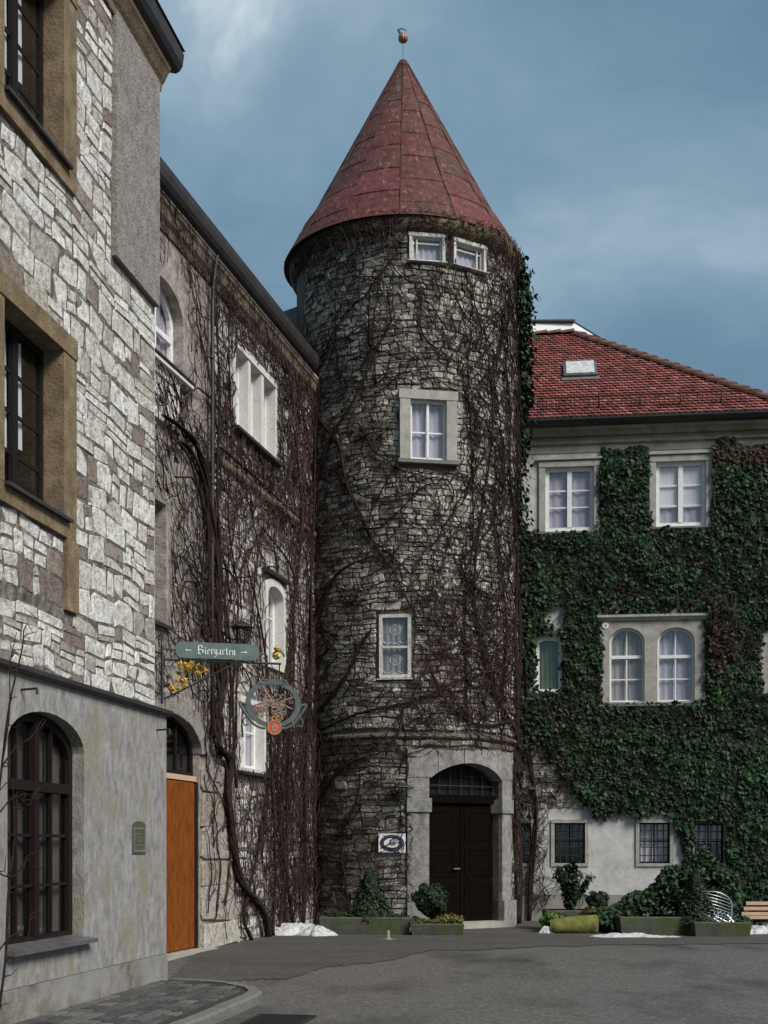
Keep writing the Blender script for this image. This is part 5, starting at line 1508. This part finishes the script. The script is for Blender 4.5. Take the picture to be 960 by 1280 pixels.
for k in range(38):
    a = rng.uniform(0, 6.28); r = rng.uniform(.03, .235)
    c = (RC[0] + r * 1.15 * math.cos(a), RC[1] + r * .95 * math.sin(a) + .01)
    q = rng.uniform(.025, .055); ph = rng.uniform(0, 6.28)
    m = MB(); m.tube([BR.P(c[0] + q * (1 - t / 9) * math.cos(t + ph), c[1] + q * (1 - t / 9) * math.sin(t + ph), .006) for t in np.linspace(0, 6.5, 16)], .0075, 5)
    m.build('openwork_curl', 'copper' if k % 3 else 'lead', rs)
for (p, q) in (((-.10, -.05), (.27, .10)), ((-.24, -.02), (.02, .04)), ((.02, .04), (.24, -.06)), ((-.12, .2), (.0, .02)), ((.05, .02), (.12, -.2)), ((-.05, .02), (-.16, -.18))):
    m = MB(); m.tube([BR.P(RC[0] + p[0], RC[1] + p[1], .0), BR.P(RC[0] + q[0], RC[1] + q[1], .0)], .010, 5); m.build('openwork_rod', 'copper', rs)
m = MB(); m.prism(BR, ell(.088, .088, 20, (RC[0] + .01, RC[1] - .30)), -.015, .03); bd = m.build('badge', 'badge', rs)
m = MB(); m.ring(BR, ell(.094, .094, 20, (RC[0] + .01, RC[1] - .30)), ell(.078, .078, 20, (RC[0] + .01, RC[1] - .30)), -.016, .036); m.build('badge_rim', 'copper', bd)
m = MB(); m.prism(BR, [(RC[0] - .035, RC[1] - .345), (RC[0] + .055, RC[1] - .345), (RC[0] + .04, RC[1] - .27), (RC[0] + .01, RC[1] - .245), (RC[0] - .02, RC[1] - .27)], .029, .036); m.build('badge_mark', 'copper', bd)
m = MB(); m.tube([BR.P(RC[0] + .01 + .025 * math.cos(t), RC[1] - .185 + .025 * math.sin(t), 0) for t in np.linspace(0, 6.283, 13)[:-1]], .008, 5, closed=True); m.tube([BR.P(RC[0] + .01, RC[1] - .21, 0), BR.P(RC[0] + .01, RC[1] - .225, 0)], .008, 5); m.build('badge_loop', 'amber', bd)

# lanterns --------------------------------------------------------------
def lantern(F, u, ztop, out, size, label, tail):
    b = F.P(u, ztop - size * 1.0, out)
    t = thing('wall_lantern', tuple(b), label, 'lantern', 'wall lanterns in the courtyard')
    s = size
    m = MB(); m.lathe(b, [(.50 * s, .78 * s), (.47 * s, .82 * s), (.20 * s, .98 * s), (.08 * s, 1.04 * s), (.05 * s, 1.14 * s), (.01 * s, 1.18 * s)], 6, rot=.3); m.build('cap', 'iron', t)
    m = MB(); m.lathe(b, [(.20 * s, .08 * s), (.37 * s, .78 * s)], 6, rot=.3); m.build('glass_body', 'darkglass', t)
    m = MB()
    for k in range(6):
        a = .3 + k * math.pi / 3
        m.tube([b + Vector((.20 * s * math.cos(a), .20 * s * math.sin(a), .08 * s)), b + Vector((.38 * s * math.cos(a), .38 * s * math.sin(a), .79 * s))], .025 * s, 4)
    m.build('frame_bars', 'iron', t)
    m = MB(); m.lathe(b, [(.03 * s, -.06 * s), (.22 * s, .0), (.23 * s, .08 * s), (.03 * s, .09 * s)], 6, rot=.3); m.build('base', 'iron', t)
    m = MB()
    p = b + Vector((0, 0, -.04 * s)); wl = F.P(u, ztop - size * (1.0 + tail), -.02); mid = F.P(u, ztop - size * (1.0 + tail * .55), out)
    m.tube([Vector(q) for q in smooth_path([p, mid, F.P(u, ztop - size * (1.0 + tail * .95), out * .45), wl], 5)], .05 * s, 6); m.build('bracket_arm', 'iron', t)
    m = MB(); m.rect(F, u - .1 * s, u + .1 * s, ztop - size * (1.35 + tail), ztop - size * (.75 + tail), -.06, .03); m.build('wall_plate', 'iron', t)
lantern(W2, -5.0, 5.30, .36, .42, 'black lantern on the vine grown wing above the green Biergarten board', .45)
lantern(TW.tangent(-3.4), 0.0, 2.86, .22, .36, 'black lantern on the tower left of the arched doorway above the oval sign', 1.0)
lantern(RW, .12, 2.94, .42, .36, 'black lantern at the corner right of the tower doorway', 1.0)

# oval enamel sign ------------------------------------------------------
OF = TW.tangent(-7.6)
os_ = thing('oval_sign', tuple(OF.P(0, 1.5, .06)), 'white plate with navy oval emblem left of the tower doorway', 'sign')
oc = (0, 1.695)
m = MB(); m.rect(OF, -.265, .265, 1.51, 1.88, .03, .06); m.build('plate', 'sign_white', os_)
def ov(a, b, n=32): return [(oc[0] + a * math.cos(t), oc[1] + b * math.sin(t)) for t in np.linspace(0, 2 * math.pi, n + 1)[:-1]]
m = MB(); m.ring(OF, ov(.24, .165), ov(.16, .10), .058, .064); m.build('oval_band', 'sign_blue', os_)
m = MB(); m.ring(OF, ov(.207, .138), ov(.199, .131), .063, .066); m.build('oval_line', 'sign_grey', os_)
m = MB(); m.prism(OF, [(-.10, 1.685), (-.08, 1.675), (-.05, 1.68), (-.04, 1.65), (.05, 1.65), (.06, 1.68), (.12, 1.69), (.13, 1.70), (.07, 1.705), (.06, 1.745), (.02, 1.76), (.015, 1.72), (-.01, 1.72), (-.02, 1.765), (-.05, 1.75), (-.045, 1.70)], .058, .063); m.build('emblem', 'sign_grey', os_)

# planting --------------------------------------------------------------
def bush(name, label, c, shape, n, size, mat, cat='shrub', group=None, seed=1, trunk=True, narrow=.8, hollow=.35):
    """shape(nr) -> offset vector from c and outward normal"""
    t = thing(name, tuple(c), label, cat, group)
    nr = np.random.default_rng(seed)
    P = []; N = []; S_ = []; T_ = []
    for _ in range(n):
        o, nn_ = shape(nr)
        P.append((c[0] + o[0], c[1] + o[1], c[2] + o[2])); N.append((nn_[0] + nr.normal(0, .5), nn_[1] + nr.normal(0, .5), nn_[2] + nr.normal(.2, .5)))
        S_.append(nr.uniform(*size)); T_.append(min(1, max(0, nr.normal(.5, .25))))
    leaf_cloud(P, N, S_, nr, T_, down=.1, name='foliage', mat=mat, parent=t, narrow=narrow)
    if trunk:
        m = MB(); top = max(p[2] for p in P)
        m.tube([(c[0], c[1], c[2] - .02), (c[0] + .02, c[1], c[2] + (top - c[2]) * .4), (c[0] - .01, c[1] + .01, c[2] + (top - c[2]) * .8)], [.035, .025, .008], 6)
        r = random.Random(seed)
        for k in range(9):
            a = r.uniform(0, 6.28); h = (top - c[2]) * r.uniform(.15, .6)
            L = .12 + .1 * r.random()
            m.tube([(c[0], c[1], c[2] + h), (c[0] + L * math.cos(a), c[1] + L * math.sin(a), c[2] + h + L * 1.1)], [.012, .004], 4)
        m.build('trunk', 'bark', t)
    return t
def cone_shape(r, h, z0=0.0):
    def f(nr):
        y = nr.random() ** 1.3
        a = nr.uniform(0, 6.28)
        rr = r * (1 - y) ** .8 * (.55 + .45 * nr.random() ** .5) * (1 + .16 * math.sin(a * 3 + y * 9)) + .02
        return (rr * math.cos(a), rr * math.sin(a), z0 + h * y), (math.cos(a), math.sin(a), .4)
    return f
def ball_shape(rx, rz, z0):
    def f(nr):
        v = nr.normal(size=3); v /= np.linalg.norm(v)
        k = (.5 + .5 * nr.random() ** .5) * (1 + .12 * math.sin(v[0] * 6 + v[2] * 5))
        return (v[0] * rx * k, v[1] * rx * k, z0 + v[2] * rz * k), v
    return f
def box_shape(lx, ly, z0, z1, ux=(1, 0)):
    def f(nr):
        a, b = nr.uniform(-lx, lx), nr.uniform(-ly, ly)
        t = nr.random() ** .6
        h = z0 + (z1 - z0) * t * (1 + .2 * math.sin(a * 7) + .12 * math.sin(a * 17 + b * 9))
        return (a, b, h), (.3 * nr.normal(), -.6, .6)
    return f
def fan_shape(r, h):
    def f(nr):
        k = nr.integers(0, 13); a = k * 2.4; sp = (.25 + .75 * ((k * 37) % 11) / 10)
        y = nr.random() ** .7
        rr = r * sp * y ** 1.3
        return (rr * math.cos(a) + nr.normal(0, .04), rr * math.sin(a) + nr.normal(0, .04), h * y * (1.05 - .35 * sp) + nr.normal(0, .03) + .05), (math.cos(a), math.sin(a), .5)
    return f

def trough(name, label, x0, x1, y0, y1, h, mat, cat='planter', tilt=0.0, taper=.04, soil=True):
    t = thing(name, ((x0 + x1) / 2, (y0 + y1) / 2, 0), label, cat)
    m = MB()
    def ring(z, e_, k):
        return [(x0 - e_, y0 - e_, z), (x1 + e_, y0 - e_, z + tilt * k), (x1 + e_, y1 + e_, z + tilt * k), (x0 - e_, y1 + e_, z)]
    R0, R1, R1b, R2 = ring(-.03, 0, 0), ring(h - .02, taper, 1), ring(h, taper - .015, 1), ring(h, taper - .07, 1)
    R3 = ring(h - .09, taper - .08, 1)
    pts = R0 + R1 + R1b + R2 + R3
    fs = [(3, 2, 1, 0)]
    for k in range(4):
        for i in range(4):
            j = (i + 1) % 4
            fs.append((4 * k + i, 4 * k + j, 4 * k + 4 + j, 4 * k + 4 + i))
    m.add(pts, fs); m.build('basin', mat, t)
    if soil:
        m = MB(); m.add(ring(h - .085, taper - .085, 1) + ring(h - .2, taper - .085, 1), [(0, 1, 2, 3), (0, 4, 5, 1), (1, 5, 6, 2), (2, 6, 7, 3), (3, 7, 4, 0)]); m.build('soil', 'soil', t)
    return t

trough('stone_trough', 'long low dark trough at the tower foot left of the doorway', -1.15, .45, 23.45, 24.05, .33, 'trough')
bush('low_hedge', 'dark clipped low hedge filling the trough at the tower foot', (-.35, 23.75, .24), box_shape(.76, .24, 0, .16), 1500, (.04, .07), 'hedge', 'hedge', seed=3, trunk=False)
bush('cone_shrub', 'dark cone shaped evergreen left of the tower doorway', (-.26, 23.85, .22), cone_shape(.40, .98, .05), 3400, (.035, .07), 'hedge', seed=4)
trough('stone_trough', 'short mossy trough just right of the small pale post', .52, 1.42, 23.3, 23.9, .22, 'trough')
bush('yellowing_ground_cover', 'low yellowing ground cover in front of the tower doorway', (.97, 23.6, .12), box_shape(.48, .32, 0, .20), 800, (.04, .08), 'yellow_leaf', 'plant', seed=5, trunk=False)
bush('ball_shrub', 'dark round topiary ball against the left door pier', (.86, 23.75, .14), ball_shape(.34, .32, .50), 2600, (.035, .07), 'hedge', seed=6)
pst = thing('small_post', (.07, 22.3, 0), 'short pale green post on the asphalt before the hedge', 'post')
m = MB(); m.lathe((.07, 22.3, 0), [(.085, 0.005), (.085, .02), (.032, .022), (.032, .15), (.026, .16)], 10); m.build('stub', 'post', pst)
m = MB(); m.rect(Flat(.07, 22.3, 1, 0, 0, -1), -.16, .16, .001, .012, -.06, .06); m.build('foot_plate', 'lead', pst)

trough('stone_trough', 'rough stone trough below the barred window holding the upright shrub', 3.15, 4.35, 24.6, 25.2, .40, 'trough')
bush('upright_shrub', 'loose upright dark shrub in front of the left barred window', (3.62, 24.9, .3), fan_shape(.48, .98), 1900, (.045, .085), 'hedge', seed=7)
bush('ball_shrub', 'small dark ball shrub right of the upright shrub', (4.15, 24.9, .3), ball_shape(.23, .2, .27), 1300, (.03, .06), 'hedge', seed=8)
bush('lime_tuft', 'bright lime green tuft left of the mossy stone', (3.2, 24.25, .0), ball_shape(.26, .2, .2), 700, (.04, .08), 'lime_leaf', 'plant', seed=9, trunk=False)
bush('yellowing_ground_cover', 'yellow brown trailing plant behind the mossy stone', (4.05, 24.45, .0), ball_shape(.34, .28, .22), 900, (.04, .08), 'yellow_leaf', 'plant', seed=10, trunk=False)
# mossy log-shaped stone
ml = thing('mossy_stone', (3.55, 24.0, 0), 'yellow green moss covered long stone lying right of the doorway', 'stone')
m = MB()
pts = []; fs = []
sec = 12; rng = random.Random(13)
xs_ = [3.1, 3.13, 3.25, 3.45, 3.65, 3.85, 3.98, 4.0]
for i, x_ in enumerate(xs_):
    k = .8 if i in (0, len(xs_) - 1) else 1.0
    hh = (.13 + .06 * (x_ - 3.1)) * k
    for j in range(sec):
        a = 2 * math.pi * j / sec
        sq = lambda v_: math.copysign(abs(v_) ** .6, v_)
        pts.append((x_, 24.0 + .2 * k * sq(math.cos(a)) * rng.uniform(.94, 1.06), .13 + .05 * (x_ - 3.1) + hh * sq(math.sin(a)) * rng.uniform(.94, 1.06)))
for i in range(len(xs_) - 1):
    for j in range(sec):
        q = (j + 1) % sec
        fs.append((i * sec + j, i * sec + q, (i + 1) * sec + q, (i + 1) * sec + j))
fs.append(tuple(range(sec))); fs.append(tuple((len(xs_) - 1) * sec + j for j in range(sec)))
m.add(pts, fs); m.build('stone_body', 'mosslog', ml, smooth=True)

trough('stone_trough', 'long grey concrete trough beneath the ivy mound', 4.35, 5.62, 23.4, 24.2, .34, 'trough')
trough('stone_trough', 'dark trough in front of the wire chair', 5.60, 6.55, 22.95, 23.7, .27, 'trough')
def mound(nr):
    a = nr.uniform(-1.2, 1.5); top = np.interp(a, [-1.2, -.7, -.2, .4, .9, 1.5], [.25, .42, .70, 1.15, 1.35, .9]) * (1 + .1 * math.sin(a * 9))
    t = nr.random() ** .5
    dep = nr.uniform(-.55, .5) * (1 - .5 * t)
    return (a, dep, top * t), (nr.normal(0, .3), -.7, .6)
bush('ivy_mound', 'heap of dark ivy sprawling over the long concrete trough', (5.2, 24.3, .15), mound, 5200, (.06, .11), 'ivy', 'ivy', seed=11, trunk=False, narrow=1.0)
bush('conifer_shrub', 'dark feathery conifer beside the wire chair', (5.75, 23.6, .12), cone_shape(.42, 1.05, .02), 3000, (.03, .07), 'hedge', seed=12)

# wire garden chair tipped over ------------------------------------------
ch = thing('wire_chair', (6.1, 23.55, .24), 'silver wire garden chair lying tipped in the dark trough', 'chair')
CF_o = Vector((6.08, 23.5, .36)); ca = R_(28)
ex = Vector((math.cos(ca), .1, -math.sin(ca) * .55)).normalized(); ey = Vector((.25, .5, .85)).normalized()
def cp(a, b, c=0.0): return CF_o + ex * a + ey * b + Vector((0, -1, .15)) * c
for k in range(9):
    f = k / 8
    m = MB(); w_ = .30 * (1 - .18 * abs(f - .45))
    m.tube([cp(-w_ + 2 * w_ * i / 10, -.12 + .52 * f, .07 * math.sin(math.pi * i / 10) - .02) for i in range(11)], .0085, 5); m.build('back_wire', 'wire', ch)
m = MB(); m.tube([cp(q[0], q[1], q[2]) for q in smooth_path([(-.26, -.16, 0), (-.31, .1, 0), (-.27, .38, 0), (-.1, .47, .05), (.1, .47, .05), (.27, .38, 0), (.31, .1, 0), (.26, -.16, 0)], 6)], .012, 6); m.build('rim', 'wire', ch)
for k in range(6):
    m = MB(); f = k / 5
    m.tube([CF_o + Vector((-.42 + .55 * f, -.06 - .10 * f, -.14 + .05 * math.sin(f * 3))), CF_o + Vector((-.15 + .52 * f, -.14 - .05 * f, -.02 + .05 * f)), CF_o + Vector((.05 + .34 * f, .02, .10 - .1 * f))], .008, 5); m.build('seat_wire', 'wire', ch)
for k, (p, q) in enumerate((((-.2, -.12), (-.46, -.2)), ((.2, -.12), (.36, -.2)), ((-.1, -.1), (.28, -.19)), ((-.3, -.04), (.1, -.17)))):
    m = MB(); m.tube([CF_o + Vector((p[0], -.05, p[1] + .14)), CF_o + Vector((q[0], -.1, q[1] + .03))], .010, 5); m.build('leg', 'wire', ch)

# slatted bench at the right edge ----------------------------------------
be = thing('slatted_bench', (7.6, 24.6, 0), 'pale wooden slatted bench at the right edge of the courtyard', 'bench')
BE = Flat(7.6, 24.6, 1, -.05, -.05, -1)
for k in range(3):
    m = MB(); m.rect(BE, -.72 + .05 * k, .95, .30 + .1 * k, .365 + .1 * k, -.02 - .03 * k, .015 - .03 * k); m.build('back_slat', 'palewood', be)
for k in range(4):
    m = MB(); m.rect(BE, -.66, .95, .255, .29, .08 + .1 * k - .03, .08 + .1 * k + .05); m.build('seat_slat', 'palewood', be)
for u_ in (-.45, .7):
    m = MB(); m.rect(BE, u_ - .03, u_ + .03, 0, .25, .35, .40); m.build('leg', 'darkwood', be)
    m = MB(); m.rect(BE, u_ - .03, u_ + .03, 0, .58, -.10, -.06); m.build('leg', 'darkwood', be)
    m = MB(); m.rect(BE, u_ - .025, u_ + .025, .20, .25, -.06, .36); m.build('rail', 'darkwood', be)

# snow heaps --------------------------------------------------------------
def snow(label, pts_c, seed):
    t = thing('snow_heap', (pts_c[0][0], pts_c[0][1], 0), label, 'snow')
    r = random.Random(seed)
    n = 44; rings = 16
    m = MB()
    cx = sum(p[0] for p in pts_c) / len(pts_c); cy = sum(p[1] for p in pts_c) / len(pts_c)
    for (x_, y_, rx, ry, h) in pts_c:
        pts = [(x_, y_, h)]; fs = []
        ph = [r.uniform(0, 6.28) for _ in range(4)]
        for i in range(1, rings + 1):
            f = i / rings
            for j in range(n):
                a = 2 * math.pi * j / n
                k = 1 + .18 * math.sin(2 * a + ph[0]) + .12 * math.sin(5 * a + ph[1]) + .08 * math.sin(9 * a + ph[2])
                px_, py_ = x_ + rx * f * k * math.cos(a), y_ + ry * f * k * math.sin(a)
                zz = h * (1 - f ** 2.2) * (.9 + .35 * mnoise.noise((px_ * 4, py_ * 4, seed)) + .22 * mnoise.noise((px_ * 13, py_ * 13, seed + 4)))
                pts.append((x_ + rx * f * k * math.cos(a), y_ + ry * f * k * math.sin(a), max(.007, zz) if i < rings else -.01))
        for j in range(n):
            fs.append((0, 1 + j, 1 + (j + 1) % n))
        for i in range(rings - 1):
            for j in range(n):
                a0 = 1 + i * n + j; a1 = 1 + i * n + (j + 1) % n
                fs.append((a0, a1, a1 + n, a0 + n))
        m.add(pts, fs)
    m.build('heap', 'snow', t, smooth=True)
snow('grey white snow heap between vine trunk and tower', [(-1.62, 23.7, .62, .5, .22), (-1.25, 23.35, .35, .3, .17), (-2.0, 24.0, .35, .4, .26)], 1)
snow('flat white strip of melting snow before the concrete trough', [(4.30, 23.0, .62, .26, .075), (4.95, 22.85, .45, .12, .03), (4.75, 22.95, .4, .2, .05)], 2)
snow('tiny white snow lump beside the mossy stone', [(3.04, 23.9, .13, .1, .13)], 3)
snow('grey snow heap under the slatted bench at the right edge', [(7.15, 23.9, .45, .35, .17), (6.75, 23.8, .2, .25, .1)], 4)

# drain grate ---------------------------------------------------------------
dg = thing('drain_grate', (-1.05, 12.6, ground_z(12.6)), 'dark iron drain grate in the road beside the kerb', 'drain')
GF = Flat(-1.05, 12.6, .1753, .9845, .9845, -.1753)
gz = ground_z(12.6)
m = MB(); m.add([GF.P(-.42, gz + .003, -.3), GF.P(.42, gz + .003, -.3), GF.P(.42, gz + .003, .3), GF.P(-.42, gz + .003, .3)], [(0, 1, 2, 3)]); m.build('pit', 'dark', dg)
m = MB()
for (a, b, c, e_) in ((-.42, .42, -.3, -.26), (-.42, .42, .26, .3), (-.42, -.38, -.26, .26), (.38, .42, -.26, .26)):
    m.hexa([GF.P(a, gz, c), GF.P(b, gz, c), GF.P(b, gz, e_), GF.P(a, gz, e_), GF.P(a, gz + .018, c), GF.P(b, gz + .018, c), GF.P(b, gz + .018, e_), GF.P(a, gz + .018, e_)])
m.build('frame', 'iron', dg)
for k in range(9):
    m = MB(); a = -.34 + .08 * k
    m.hexa([GF.P(a, gz, -.26), GF.P(a + .03, gz, -.26), GF.P(a + .03, gz, .26), GF.P(a, gz, .26), GF.P(a, gz + .015, -.26), GF.P(a + .03, gz + .015, -.26), GF.P(a + .03, gz + .015, .26), GF.P(a, gz + .015, .26)])
    m.build('grate_bar', 'iron', dg)
